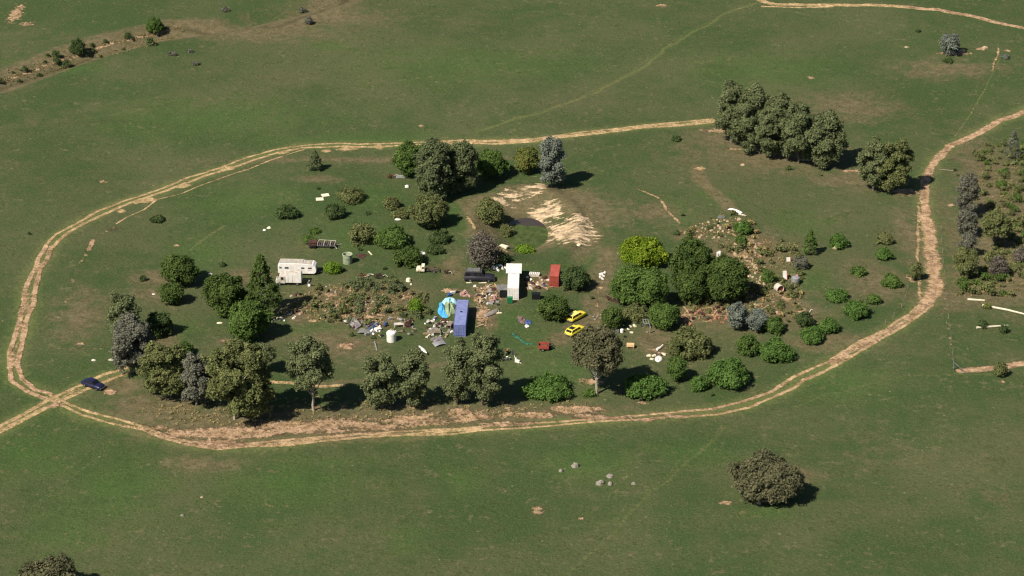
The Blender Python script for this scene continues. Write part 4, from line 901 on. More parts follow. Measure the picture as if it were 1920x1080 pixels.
# green bin, black box, crates
e = thing('skip_bin', 'dark green bin against the near end of the white container', 'bin', 956, 568, 2)
MB().box((0, 0, .62), (1.05, .75, 1.15), taper=1.1).build('bin_body', M['green'], e, bevel=.03); MB().box((0, .02, 1.24), (1.2, .9, .07)).build('lid', M['green'], e, bevel=.02)
for s in (-1, 1): wheel(e, s * .4, .3, .1, .08, rim=False)
e = thing('steel_box', 'black steel box on the grass right of the white container', 'tool box', 1005, 560, 0)
MB().box((0, 0, .62), (1.75, 1.1, 1.1)).build('box_body', M['black'], e, bevel=.03); MB().box((0, 0, 1.20), (1.82, 1.16, .06)).build('lid', M['black'], e)
for s in (-1, 1): MB().box((s * .6, 0, .04), (.3, 1.0, .08)).build('skid', M['pink'], e)
e = thing('pallet', 'white slatted crate lying between the white and red containers', 'crate', 1002, 517, -8)
for i in range(6): MB().box((-.95 + i * .38, 0, .55), (.26, 1.2, .06)).build('slat', M['white'], e)
MB().box((0, -.5, .26), (2.1, .08, .5)).box((0, .5, .26), (2.1, .08, .5)).build('frame', M['dirty'], e)
# blue tarp heap over a frame tent
def cloth(name, label, px, py, rx, ry, hh, mat, seed, cat, hole=0.0, rz=0):
    rr = random.Random(seed); n = 22; V = []; Fc = []; ph = [rr.random() * 6.28 for _ in range(5)]
    for k in range(2):
        for i in range(n + 1):
            for j in range(n):
                u = hole + (1 - hole) * i / n; a = 2 * math.pi * j / n; q = 1 + .14 * math.sin(3 * a + ph[0]) + .09 * math.sin(5 * a + ph[1])
                z = hh * (1 - ((u - hole) / (1 - hole)) ** 2.2) * (1 + .25 * math.sin(4 * a + ph[2] + u * 3)) + .09 * math.sin(11 * a + 7 * u + ph[3]) * (1 if 0 < i < n else .2)
                V.append((rx * u * q * math.cos(a), ry * u * q * math.sin(a), max(.03, z) + .02 - k * .03))
        o = k * (n + 1) * n
        for i in range(n):
            for j in range(n):
                f = (o + i * n + j, o + (i + 1) * n + j, o + (i + 1) * n + (j + 1) % n, o + i * n + (j + 1) % n); Fc.append(f if k == 0 else f[::-1])
    t = mk(name, V, Fc, mat); ground(t, px, py, rz); tag(t, label, cat); return t
cloth('canvas_cover', 'pale green canvas sheet over a heap beside the blue container', 843, 581, 1.5, 3.0, 1.3, M['canvas'], 3, 'canvas')
cloth('tarpaulin', 'bright blue tarpaulin crumpled round the left side of the green canvas', 830, 583, .9, 3.6, .9, M['tarp'], 5, 'tarpaulin', .0, 8)
cloth('tarpaulin', 'pale blue tarpaulin lying across the top of the green canvas', 843, 569, 1.7, 1.3, 1.1, M['tarpl'], 8, 'tarpaulin')
cloth('tarpaulin', 'teal sheet lying right of the bare brown tree', 935, 499, .9, 1.0, .5, M['teal'], 9, 'tarpaulin')
cloth('shade_sheet', 'faded purple cloth heap on the grass right of the grey boat hull', 979, 601, .8, 1.8, .6, M['purple'], 12, 'cloth', 0, 20)
cloth('shade_sheet', 'blue cloth heap beside the faded purple one', 990, 605, .7, 1.0, .4, M['drum'], 13, 'cloth')
cloth('shade_sheet', 'white cloth scrap below the blue cloth heap', 988, 612, .45, .6, .25, M['white'], 14, 'cloth')
cloth('carpet', 'reddish brown mat on the ground right of the round tank', 678, 480, 1.1, 1.3, .06, M['rustd'], 22, 'mat')
t = MB(); ps = [(962, 626), (968, 632), (974, 635), (980, 641), (986, 643), (992, 646), (998, 645)]; wps = [at(*p) for p in ps]; o0 = wps[0]
for i in range(len(wps) - 1):
    a, b = wps[i] - o0, wps[i + 1] - o0; d = (b - a).normalized(); nrm = Vector((-d.y, d.x, 0)) * (.32 + .12 * math.sin(i * 2.2)); z = Vector((0, 0, .12))
    t.add([a - nrm, b - nrm, b + z * 1.5, a + z * 1.5, a + nrm, b + nrm, a - Vector((0, 0, .1)), b - Vector((0, 0, .1))], [(0, 1, 2, 3), (3, 2, 5, 4), (4, 5, 7, 6), (6, 7, 1, 0)])
t = t.build('shade_net', M['teal']); t.location = o0 + Vector((0, 0, .03)); tag(t, 'long green shade net strip snaking over the grass to the red trailer', 'shade net')

# red box trailer
e = thing('box_trailer', 'red open box trailer with dark inside, on the grass below the net', 'trailer', 1019, 655, -3)
MB().box((0, 0, .48), (2.0, 1.6, .08)).build('floor', M['rustd'], e)
for x, y, a, b in ((0, -.8, 2.1, .08), (0, .8, 2.1, .08), (-1.02, 0, .08, 1.52), (1.02, 0, .08, 1.52)): MB().box((x, y, .85), (a, b, .75)).build('side_panel', M['red'], e)
MB().box((.1, .1, .72), (1.3, 1.0, .35)).build('load', M['rust'], e)
for s in (-1, 1): wheel(e, -.1, s * .95, .33, .18)
MB().tube((1.06, -.4, .45), (2.0, 0, .4), .04).tube((1.06, .4, .45), (2.0, 0, .4), .04).build('drawbar', M['black'], e)
t = MB().path([(-.3, .6, .3), (.1, .8, .5), (.4, .3, .6), (.2, -.1, .3), (.5, -.5, .25), (.1, -.8, .15), (-.4, -.5, .1)], .08).build('hose_coil', M['black']); ground(t, 1034, 652); tag(t, 'black hose coil in the grass right of the red trailer', 'hose')
t = MB().path([(-.75, -.1, .15), (-.3, .05, .1), (.5, 0, .1), (.75, .15, .12)], .05).build('steel_bar', M['rust']); ground(t, 992, 654); tag(t, 'rusty bar lying in the grass left of the red trailer', 'bar')

# motorbike / quad
def bike(label, px, py, rz, m1, m2):
    e = thing('motorbike', label, 'motorbike', px, py, rz)
    wheel(e, -.62, 0, .31, .12); wheel(e, .62, 0, .31, .12)
    MB().path([(-.62, 0, .31), (-.2, 0, .5), (.3, 0, .75), (.48, 0, .9)], .04).path([(.62, 0, .31), (.48, 0, .9), (.42, 0, 1.02)], .035).box((-.05, 0, .42), (.4, .25, .3)).build('frame', M['steeld'], e)
    MB().box((.15, 0, .8), (.45, .28, .2), (0, -.15, 0)).build('fuel_tank', m1, e, bevel=.05); MB().box((-.35, 0, .78), (.6, .26, .1)).build('seat', M['black'], e, bevel=.03)
    MB().box((-.66, 0, .68), (.4, .18, .05), (0, .2, 0)).box((.66, 0, .66), (.36, .18, .05), (0, .1, 0)).build('mudguard', m2, e); MB().tube((.42, -.38, 1.05), (.42, .38, 1.05), .02).build('handlebar', M['steel'], e)
bike('orange red motorbike parked by the tall full gum tree', 951, 664, 75, M['orange'], M['pink'])
bike('white motorbike parked next to the orange red one', 949, 676, 10, M['white'], M['white'])
t = MB().box((0, 0, .35), (.9, .45, .5), (0, .1, 0)).box((-.4, .2, .7), (.25, .35, .3), (.2, .3, 0)).tube((-.45, .2, .6), (-.8, .5, 1.2), .05).tube((.3, 0, .2), (.9, -.2, .1), .07).build('white_goods', M['white']); ground(t, 970, 680, -20); tag(t, 'white machine part with a spout, alone on the grass right of the motorbikes', 'scrap')
t = MB().tube((0, 0, .1), (.1, 0, 1.5), .02).box((.05, 0, .9), (.5, .05, 1.1), (0, 0, .4)).build('display_rack', M['steeld']); ground(t, 961, 668); tag(t, 'dark upright frame beside the orange red motorbike', 'frame')

# right yard
e = thing('panel_box', 'orange cream timber box on the grass right of the wide gum', 'box', 1182, 652, -6)
MB().box((0, 0, .62), (1.5, .9, .5)).build('box_body', M['straw'], e, bevel=.02)
for s in (-1, 1):
    for y in (-.35, .35): MB().box((s * .6, y, .19), (.12, .1, .38)).build('leg', M['timber'], e)
e = thing('trailer_frame', 'grey steel trailer frame standing left of the small green tree', 'trailer', 1211, 612, 10)
MB().path([(-.5, -.6, .9), (.5, -.6, .9), (.5, .6, 1.3), (-.5, .6, 1.3), (-.5, -.6, .9)], .07).tube((0, -.6, .9), (0, .6, 1.3), .05).tube((.5, -.6, .9), (.8, -1.0, .1), .06).tube((-.5, -.6, .9), (-.6, -.8, 0), .05).build('frame', M['steel'], e)
for s in (-1, 1): wheel(e, s * .7, .1, .33, .16)
t = MB().box((0, 0, .75), (.22, .22, 1.5), (.1, .06, 0)).box((-.5, .1, .2), (.3, .3, .3)).build('timber_post', M['timberg']); ground(t, 1218, 625); tag(t, 'grey timber post standing below the grey trailer frame', 'post')
t = MB().lathe([(0, .9), (.3, .85), (.42, .6), (.45, .3), (.4, 0)], 16).box((.5, .1, .35), (.6, .5, .6)).build('concrete_mixer', M['black'], smooth=False); ground(t, 1165, 607); tag(t, 'black round machine under the small leafy tree', 'machine')
t = MB().box((-.3, 0, .3), (.8, .7, .5)).build('engine_block', M['steeld']); ground(t, 1160, 623); tag(t, 'dark engine block with a white drum beside it', 'engine')
t = MB().lathe([(0, .72), (.3, .7), (.36, .6), (.36, 0)], 16).build('drum', M['white']); ground(t, 1166, 623); tag(t, 'white drum beside the dark engine block', 'drum')
def bits(nm, label, cat, lst, mat, d=(.9, .6, .1), group=None, jit=.3):
    base = None
    for i, (x, y) in enumerate(lst):
        if base is None: base = o = MB().box((0, 0, d[2] / 2), d, (.04, .03, 0)).box((d[0] * .12, d[1] * .1, d[2] * 1.3), (d[0] * .7, d[1] * .6, d[2] * .6), (.1, -.08, .2)).build(nm, mat)
        else: o = base.copy(); COL.objects.link(o)
        p = at(x, y); o.location = (p.x, p.y, p.z); s = random.uniform(1 - jit, 1 + jit); o.scale = (s, s * random.uniform(.8, 1.2), s); o.rotation_euler = (random.uniform(-.12, .12), random.uniform(-.12, .12), random.uniform(0, 3.14)); tag(o, label, cat, group)
bits('cream_scrap', 'cream scrap piece on the bare yard left of the white and red boat', 'scrap', [(1216, 668), (1222, 674), (1226, 668), (1244, 665), (1182, 613), (1178, 618), (1190, 612), (1184, 624)], M['cream'], (.8, .5, .2), 'cream scrap in the right yard')
t = MB().tube((-.7, -.3, .25), (.1, 0, .3), .28, 12).tube((.1, 0, .3), (1.1, .5, .6), .1, 8).build('pump', M['white']); ground(t, 1236, 655, 25); tag(t, 'white pump with a pale arm above the white and red boat', 'pump')
# cream boards, boulders and small white things in the left paddock
for x, y, rz, l in ((599.5, 375, -4, 'lower left of the two cream boards lying side by side'), (610, 367.5, 6, 'upper right of the two cream boards lying side by side')):
    t = MB().box((0, 0, .22), (1.7, 1.3, .12)).box((0, -.4, .09), (1.6, .1, .16)).box((0, .4, .09), (1.6, .1, .16)).build('board', M['cream']); ground(t, x, y, rz + 12); t.rotation_euler.x = .08; tag(t, l, 'board')
def blobrock(nm, label, cat, px, py, d, mat, seed=0, group=None, rz=0):
    rr = random.Random(seed); bm_ = MB(); n = 10; V = []; m = 5
    V.append((0, 0, d[2])); 
    for k in range(1, m + 1):
        for i in range(n):
            a = 2 * math.pi * i / n; ph = k / m * math.pi * .55; q = 1 + rr.uniform(-.16, .16); V.append((d[0] / 2 * math.sin(ph) * math.cos(a) * q, d[1] / 2 * math.sin(ph) * math.sin(a) * q, d[2] * math.cos(ph) * q - .02))
    Fc = [(0, 1 + i, 1 + (i + 1) % n) for i in range(n)]
    for k in range(m - 1):
        for i in range(n): Fc.append((1 + k * n + i, 1 + (k + 1) * n + i, 1 + (k + 1) * n + (i + 1) % n, 1 + k * n + (i + 1) % n))
    o = mk(nm, V, Fc, mat); ground(o, px, py, rz); tag(o, label, cat, group); return o
blobrock('fuel_tub', 'cream rounded tub standing on grass below the dark bush and ute', 'tub', 766, 527, (1.2, 1.1, .8), M['cream'], 1)
blobrock('small_tub', 'small white tub just below the cream rounded tub', 'tub', 771, 534, (.4, .4, .35), M['white'], 2)
for i, (x, y, d, m_, l) in enumerate([(763, 351, (1.0, .8, .6), 'white', 'white rounded object just left of the biggest pine'), (671, 457, (.7, .6, .35), 'white', 'white basin lying above the round tank'), (674, 424, (.9, .8, .6), 'dirty', 'pale round stone left of the greyish sparse bush'),
        (746, 412, (1.5, .7, .3), 'white', 'long white stone beside the small low bush'), (496, 432, (.8, .5, .3), 'white', 'left white scrap piece below the dark twiggy bush'), (505, 428, (1.1, .7, .4), 'cream', 'right cream scrap piece below the dark twiggy bush'),
        (394, 514, (1.0, .5, .25), 'white', 'white sheet scrap between the dark trees and the oaks'), (288, 552, (.8, .4, .2), 'white', 'small white stone left of the smaller dark tree'), (176, 676, (1.0, .6, .3), 'dirty', 'pale rock near the driveway above the dark car'), (210, 675, (1.5, .7, .3), 'dirty', 'pale flat rock against the large grey gum'),
        (412, 606, (1.3, .5, .25), 'cream', 'cream scrap lying left of the round leafy tree'), (726, 670, (.6, .4, .2), 'white', 'small white scrap below the water tank'), (1108, 459, (.1, .1, .1), 'white', 'tiny white chip'), (1085, 460, (1.0, .7, .4), 'cream', 'cream stone on grass below the eroded bank'),
        (1217, 466, (.1, .1, .1), 'white', 'tiny chip'), (1474, 274, (.1, .1, .1), 'white', 'tiny chip 2')]):
    if d[0] > .2: blobrock('stone', l, 'stone', x, y, d, M[m_], 30 + i)
t = MB().box((0, 0, .25), (1.9, 1.0, .35)).box((0, 0, .46), (1.6, .75, .08)).build('bath_tub', M['cream']); ground(t, 945, 464, -35); tag(t, 'cream trough lying at the near left end of the dam path', 'trough')
t = MB().box((0, 0, .3), (1.6, .9, .25)).tube((-.9, .2, .5), (.4, .3, .7), .06).build('car_door', M['white']); ground(t, 790, 478, 20); tag(t, 'white panel beside the low dark scrubby bush', 'panel')
t = MB().box((0, 0, .06), (.25, 2.0, .1)).build('plank', M['cream']); ground(t, 694, 475, 25); tag(t, 'single cream plank lying right of the reddish brown mat', 'plank')
t = MB().tube((-.3, 1.9, .12), (.35, -1.9, .12), .13, 8).build('pipe', M['steel']); ground(t, 704.5, 650, 0); tag(t, 'long grey pipe lying in the grass below the curved iron sheets', 'pipe')
t = MB().box((0, 0, .3), (2.2, .7, .5), taper=.7).build('sheep_trough', M['steel']); ground(t, 751, 333, 3); tag(t, 'silver trough at the foot of the upper pine clump', 'trough')

# curved iron sheets and blue white junk beside the weedy ground
def ribsheet(label, px, py, rz, L, W, mat, tilt=(0, 0), sag=0, seed=1, tear=0, z=.1, name='corrugated_sheet', grp=None):
    t = MB().ribbed(L, W, .22, .03, sag=sag, seed=seed, tear=tear).build(name, mat); ground(t, px, py, rz); t.location.z += z; t.rotation_euler.x = tilt[0]; t.rotation_euler.y = tilt[1]; tag(t, label, 'iron sheet', grp); return t
ribsheet('curved corrugated iron sheet arching left of the blue and white junk', 662, 610, -48, 3.4, 1.8, M['zinc'], (.35, .1), .9, 2, .06, .35)
ribsheet('crumpled dull iron sheet lying below the curved one', 684, 624, -20, 2.6, 1.6, M['steeld'], (.1, .05), .35, 4, .08, .2)
ribsheet('pale corrugated sheet lying flat below the grey timber frame', 824, 646, 28, 2.6, 1.5, M['steel'], (.06, .04), .25, 5, .05, .2)
ribsheet('second corrugated sheet overlapping the pale flat one', 820, 640, 30, 2.2, 1.3, M['zinc'], (.12, .04), .15, 6, .05, .45)
ribsheet('dark awning sheet slung against the left side of the white container', 943, 553, 6, 2.6, 2.0, M['steeld'], (.15, .05), .1, 7, .04, 1.7)
for x, y in ((931, 549), (931, 556)):
    t = MB().tube((0, 0, 0), (0, 0, 1.9), .05).build('awning_post', M['timber']); ground(t, x, y); tag(t, 'timber post holding the dark awning, ' + ('rear' if y == 549 else 'front') + ' one', 'post')
t = MB().box((0, 0, .5), (1.6, 1.2, 1.0)).box((.2, 0, 1.05), (1.1, 1.3, .08)).build('work_bench', M['black']); ground(t, 944, 556); tag(t, 'black bench under the awning of the white container', 'bench')
def pipeframe(label, px, py, rz, d, mat, name='timber_frame', r=.06, mid=2):  # open frame of rails and cross boards on four legs
    a, b, c = d; q = MB().path([(-a, -b, c), (a, -b, c), (a, b, c), (-a, b, c), (-a, -b, c)], r)
    for x in (-a, a):
        for y in (-b, b): q.tube((x, y, 0), (x, y, c), r)
    for i in range(mid): y = -b + 2 * b * (i + 1) / (mid + 1); q.box((0, y, c), (2 * a, .3, .08))
    t = q.build(name, mat); ground(t, px, py, rz); tag(t, label, 'frame'); return t
pipeframe('grey timber frame left of the blue container', 815, 626, 5, (1.1, .8, .7), M['timberg'], r=.09, mid=2)
pipeframe('small leaning pallet against the left side of the blue container', 843, 614, 75, (.9, .5, .9), M['timberg'], 'pallet', .05, 3)
pipeframe('pale timber frame above the white water tank', 748, 612, 8, (.9, .5, .6), M['dirty'], r=.06, mid=2)
t = MB().box((-.2, 0, .2), (.5, .25, .2), (0, .3, 0)).tube((-.4, 0, .1), (.5, .7, .55), .1).build('timber_offcut', M['cream']); ground(t, 802, 634); tag(t, 'cream offcut at the foot of the grey timber frame', 'timber')
e = thing('boiler', 'dark rusty boiler with a pale chimney right of the pale timber frame', 'boiler', 766, 612, 0)
MB().tube((-.1, -.6, .75), (-.1, .6, .75), .55, 16).build('drum', M['rustd'], e); MB().box((0, 0, .15), (1.2, 1.2, .3)).build('base', M['rustd'], e); MB().tube((-.75, -.3, 0), (-.7, -.3, 1.9), .08).build('chimney', M['timber'], e)
t = MB().tube((-1.6, .6, .1), (.9, -.2, 1.6), .05).tube((-1.2, 1.6, .2), (-.6, -.4, 1.3), .05).build('pole', M['timberg']); ground(t, 760, 612); tag(t, 'thin grey poles leaning over the rusty boiler', 'pole')
t = MB().lathe([(0, .9), (.28, .9), (.3, .85), (.3, .05), (.28, 0)], 16).build('drum', M['drum']); ground(t, 722, 612); tag(t, 'blue plastic drum standing above the white water tank', 'drum')
t = MB().lathe([(0, .5), (.25, .5), (.28, .45), (.28, 0)], 14).build('drum', M['drum']); ground(t, 1020, 538); tag(t, 'blue tub among the timber left of the red container', 'drum')
t = MB().box((0, 0, .3), (1.2, .9, .6), (.1, .1, .3)).build('fridge', M['white']); ground(t, 709, 620, 20); tag(t, 'white box at the right end of the blue and white junk', 'box')
t = MB().tube((-.6, 0, .35), (.5, 0, .35), .33, 14).box((.0, 0, .75), (.7, .5, .2)).build('blue_box', M['drum']); ground(t, 843, 555, 30); t.scale = (.8, .8, .8); tag(t, 'blue and white box above the blue tarpaulin', 'box')
t = MB().box((0, 0, .35), (1.0, .45, .5), (0, .15, 0)).build('cooler', M['white']); ground(t, 849, 551, 30); tag(t, 'white box right of the blue one above the tarpaulin', 'box')
bits('blue_scrap', 'blue scrap lying beside the curved corrugated iron', 'scrap', [(690, 613), (696, 609), (701, 614), (706, 610), (694, 618), (688, 608)], M['drum'], (.45, .35, .25), 'blue scrap by the curved iron')
bits('white_scrap', 'white scrap lying beside the curved corrugated iron', 'scrap', [(698, 606), (704, 618), (697, 622), (692, 604), (700, 627), (712, 614)], M['white'], (.6, .4, .25), 'white scrap by the curved iron')
bits('red_scrap', 'faded red scrap above the far end of the blue container', 'scrap', [(866, 554), (872, 556), (876, 552), (870, 550), (880, 556)], M['pink'], (1.0, .6, .25), 'red scrap above the blue container')
bits('pink_scrap', 'pale pinkish rag between the grey hull and the awning', 'scrap', [(925, 558), (928, 563), (922, 566), (930, 556)], M['pink'], (.8, .5, .3), 'pink rags by the awning')
bits('white_scrap', 'white household scrap behind the white container', 'scrap', [(926, 504), (932, 506), (942, 504), (938, 500), (948, 503), (934, 508)], M['white'], (.8, .5, .3), 'white scrap behind the white container')
bits('white_scrap', 'white plastic sheet caught at the left edge of the grove', 'scrap', [(1127, 516), (1132, 518), (1130, 524), (1134, 512), (1126, 521)], M['white'], (.7, .5, .25), 'white scrap at the left edge of the grove')
bits('white_scrap', 'white scrap at the upper left edge of the weedy junk ground', 'scrap', [(514, 600), (520, 597), (528, 597), (560, 562), (546, 556), (557, 552), (620, 545), (629, 548), (612, 538), (690, 580), (686, 572), (700, 566), (541, 591), (554, 594), (562, 590)], M['dirty'], (.5, .35, .15), 'white scrap on the junk ground')
bits('scrap_car_part', 'dark rusty scrap by the grove entrance track', 'scrap', [(1143, 562), (1150, 564), (1158, 566), (1139, 559)], M['rustd'], (1.2, .7, .4), 'rusty scrap by the grove')
t = MB().box((0, 0, .04), (1.2, .45, .1), (0, 0, .1)).box((.0, .1, .3), (.1, .1, .5)).build('plank', M['cream']); ground(t, 935, 587, 0); tag(t, 'pale hooked timber right of the grey boat hull', 'timber')
# galvanised tanks and panels on the right
e = thing('water_tank', 'round grey galvanised tank at the right edge of the rubble ground', 'water tank', 1491, 532, 0)
MB().lathe([(.85, 0), (.88, .3), (.85, .6), (.88, .9), (.85, 1.2), (.87, 1.4), (.85, 1.5)], 24).build('tank_wall', M['steel'], e, True); MB().lathe([(.85, 1.5), (.5, 1.62), (0, 1.68)], 24).build('tank_top', M['steel'], e, True); MB().box((.3, .3, 1.75), (.5, .4, .25)).build('hatch', M['pink'], e)
e = thing('water_tank', 'old round tank lying on its side with a red inside showing', 'water tank', 1460, 547, 25)
q = MB().lathe([(.82, -.7), (.85, -.3), (.82, 0), (.85, .3), (.82, .7), (.76, .7), (.76, -.66), (0, -.68)], 24); Mx = Matrix.Translation((0, 0, .85)) @ Matrix.Rotation(R(-90), 4, 'Z') @ Matrix.Rotation(R(90), 4, 'Y'); q.v = [Mx @ v for v in q.v]; q.build('tank_wall', M['dirty'], e, True)
q = MB().lathe([(0, .52), (.75, .5)], 24); q.v = [Mx @ v for v in q.v]; q.build('tank_inside', M['red'], e)
for x, y, hh, l in ((1471, 524, 1.9, 'tall white panel edged in red, left of the grey tank'), (1478, 490, .9, 'small white panel edged in red, above the tall one')):
    e = thing('sign_panel', l, 'panel', x, y, 12); MB().box((0, 0, hh / 2), (.75, .3, hh), (-.25, 0, 0)).build('panel', M['white'], e); MB().box((.46, .0, hh / 2), (.16, .32, hh), (-.25, 0, 0)).build('edge', M['red'], e)
t = MB().box((0, 0, .5), (.8, .6, 1.0)).box((.2, 0, 1.1), (.4, .5, .3)).build('white_cabinet', M['white']); ground(t, 1347, 481); tag(t, 'white cabinet standing behind the top of the broad grove tree', 'cabinet')
t = MB().box((0, 0, .9), (.35, .2, 2.0), (.4, .2, .3)).build('board', M['dirty']); ground(t, 1518, 594); tag(t, 'pale board leaning in the small dark bush', 'board')
t = MB().ribbed(3.4, .9, .2, .03, sag=.2, seed=8).build('iron_sheet', M['white']); ground(t, 1378, 397, -42); t.location.z += .2; tag(t, 'white sheet lying at the very top of the rubble ground', 'iron sheet')
t = MB().box((0, 0, .1), (1.4, .5, .15)).tube((-.8, .2, .25), (1.4, -.4, .2), .1).build('scrap_board', M['dirty']); ground(t, 1390, 403, -30); tag(t, 'pale boards just below the white sheet at the top', 'board')
t = MB().lathe([(0, .2), (.8, .18), (.9, 0)], 18).build('slab', M['steeld']); ground(t, 1353, 407); tag(t, 'grey round slab left of the white sheet at the top', 'slab')
t = MB().lathe([(.35, 0), (.4, .3), (.3, .5), (0, .55)], 14).box((.3, -.3, .3), (.5, .4, .5)).build('fire_drum', M['pink']); ground(t, 1457, 588); tag(t, 'pinkish drum among the scrub below the overturned tank', 'drum')

# logs beyond the track
for (x0, y0), (x1, y1), l, nm in (((1814, 563), (1846, 565), 'short pale log at the top of the three beyond the track', 'log'), ((1842, 574), (1930, 593), 'long bent pale log running off the right edge', 'log'), ((1831, 616), (1890, 612), 'straight pale log lowest of the three beyond the track', 'log')):
    a, b = at(x0, y0), at(x1, y1); q = MB(); m_ = a.lerp(b, .55) + Vector((0, .35, 0)) if 'bent' in l else a.lerp(b, .5); hgt = Vector((0, 0, .22))
    q.tube(hgt, m_ - a + hgt, .24, 10, .21); q.tube(m_ - a + hgt, b - a + hgt, .21, 10, .15); t = q.build(nm, M['logp']); t.location = a; tag(t, l, 'log')
t = MB().tube((0, 0, .1), (3.2, -.9, .12), .09, 6).build('log', M['timberg']); ground(t, 1760, 318); tag(t, 'thin grey log in the grass inside the right bend', 'log')
# fence corner with strainer assembly and wire fence
def fence(label, pts, name='wire_fence'):
    e = thing(name, label, 'fence', *pts[0]); o = e.location.copy(); W_ = [at(*p) for p in pts]
    for p in W_: MB().tube(p - o + Vector((0, 0, -.2)), p - o + Vector((0, 0, 1.05)), .04, 6).build('post', M['timberg'], e)
    q = MB()
    for hz in (.3, .7, 1.1):
        for a, b in zip(W_, W_[1:]): q.tube(a - o + Vector((0, 0, hz)), b - o + Vector((0, 0, hz)), .005, 4)
    q.build('wire', M['steeld'], e)
fence('wire fence with timber posts running up from the corner post to the scrubland', [(1788, 690), (1786, 665), (1783, 640), (1781, 618), (1778, 597), (1776, 577), (1774, 556), (1772, 536), (1770, 515), (1768, 495), (1767, 474), (1765, 452), (1764, 432)])
fence('wire fence with timber posts beside the track, left of the bare ground bend', [(1702, 541), (1697, 560), (1690, 578), (1676, 594), (1660, 608)])
e = thing('strainer_post', 'steel corner post with a long diagonal stay at the end of the right fence', 'fence post', 1788, 694)
MB().tube((0, 0, -.2), (-.15, 0, 2.6), .09, 8).build('post', M['poledk'], e); MB().tube((0, 0, 1.7), (2.2, -1.6, .05), .06, 8).build('stay', M['poledk'], e); MB().box((-.1, 0, .6), (.5, .1, .08)).build('brace', M['poledk'], e)
# rocks in the lower paddock
for i, (x, y, d, l, rz) in enumerate([(1079, 875, (1.6, 1.3, .8), 'largest square grey rock in the lower paddock', 20), (1052, 884, (.9, .7, .5), 'small grey rock left of the square one', 0), (1126, 907, (1.9, 1.1, .7), 'long grey rock at the left of the rock trio', 25),
        (1144, 893, (1.3, 1.6, .3), 'flat dark rock at the top of the rock trio', 0), (1144, 908, (.9, 1.1, .5), 'small grey rock at the bottom of the rock trio', 0), (1188, 908, (.9, .6, .5), 'grey rock alone at the right of the rock trio', 0), (1437, 940, (2.0, .6, .3), 'reddish root mound at the foot of the lone brown tree', 0),
        (1567, 466, (1.6, .9, .5), 'pale rock at the foot of the bush in the right paddock', 10), (1803, 97, (2.2, 1.2, .7), 'pale rock right of the grey tree in the top right paddock', 20), (1784, 102, (3.2, 1.0, .5), 'long pale rock at the foot of the grey tree top right', 10), (1847, 90, (1.6, 1.2, .5), 'pale rock left of the thin trail top right', 0), (1700, 89, (1.3, .8, .4), 'small pale rock left of the grey tree top right', 0), (1393, 310, (1.2, .9, .4), 'pale rock on the brown ground below the gum row', 0),
        (1787, 276, (1.0, .7, .4), 'pale rock on the outer edge of the right bend', 0), (345, 984, (.1, .1, .1), 'x', 0), (395, 672, (1.2, .8, .3), 'x', 0), (379, 933, (.6, .5, .4), 'small pale stone alone in the lower left grass', 0), (342, 967, (.7, .5, .35), 'small dark stone alone in the lower left grass', 0), (1110, 866, (.5, .4, .2), 'x', 0)]):
    if l != 'x': blobrock('rock', l, 'rock', x, y, d, M['rubble' if 'pale' in l or 'red' in l else 'rock'], 60 + i, None, rz)
# rubble and loose timber: one of each kind, copied
def stones(n, sz, mat, nm):
    out = []
    for i in range(n):
        o = blobrock(nm, 'x', 'x', 900, 560, (sz * random.uniform(.8, 1.5), sz * random.uniform(.7, 1.1), sz * random.uniform(.4, .8)), mat, i + 200)
        for k in list(o.keys()): del o[k]
        out.append(o)
    return out
def planks(n, mat, nm='timber_plank', L=1.8):
    out = []
    for i in range(n): out.append(MB().box((0, 0, .12), (L * random.uniform(.6, 1.3), random.uniform(.14, .3), .1)).build(nm, mat))
    return out
ZR2 = [(1380, 440), (1420, 455), (1440, 520), (1430, 560), (1460, 590), (1400, 575), (1405, 520), (1370, 480)]
ZR3 = [(1250, 462), (1300, 425), (1380, 400), (1400, 420), (1350, 450), (1290, 445)]
ZR4 = [(1268, 590), (1300, 576), (1370, 575), (1362, 605), (1320, 605), (1290, 612)]
scatter(stones(5, .7, M['rubble'], 'rubble_stone'), spots(ZR2, 90, 3.5) + spots(ZR3, 50, 3.5), 'pale broken stone lying among the rubble right of the grove', 'stone', 'broken stones on the right rubble ground', .4, 1.3)
scatter(stones(3, .6, M['rubbler'], 'rubble_brick'), spots(ZR4, 30, 4) + spots(ZR2, 20, 4), 'reddish broken brick lump in the scrap below the grove', 'brick', 'reddish rubble below the grove', .4, 1.2)
scatter(planks(4, M['timber']), spots(ZR4, 22, 4) + spots(ZR2, 22, 5), 'loose timber plank lying in the rubble around the grove', 'plank', 'loose planks around the grove', .7, 1.4, .15)
scatter(stones(4, .6, M['rubble'], 'rubble_stone'), spots(ZL, 60, 5), 'pale lump of earth or stone on the weedy junk ground', 'stone', 'stones on the left junk ground', .35, 1.1)
scatter(stones(3, .6, M['rubbler'], 'rubble_brick'), spots(ZL, 34, 6), 'reddish lump on the weedy junk ground', 'brick', 'reddish lumps on the left junk ground', .4, 1.1)
scatter(planks(4, M['timber']), spots([(905, 536), (930, 536), (932, 562), (900, 570), (896, 548)], 22, 3) + spots([(985, 520), (1030, 520), (1030, 542), (990, 546)], 20, 3) + spots([(895, 570), (912, 575), (910, 610), (893, 615)], 10, 4), 'loose sawn plank scattered near the white container', 'plank', 'planks near the white container', .6, 1.2, .2)
scatter(planks(3, M['timberg']), spots([(796, 600), (850, 600), (848, 632), (800, 636)], 16, 4) + spots([(745, 600), (780, 600), (780, 625), (745, 622)], 10, 4), 'grey weathered board in the scrap left of the blue container', 'plank', 'grey boards left of the blue container', .5, 1.1, .2)
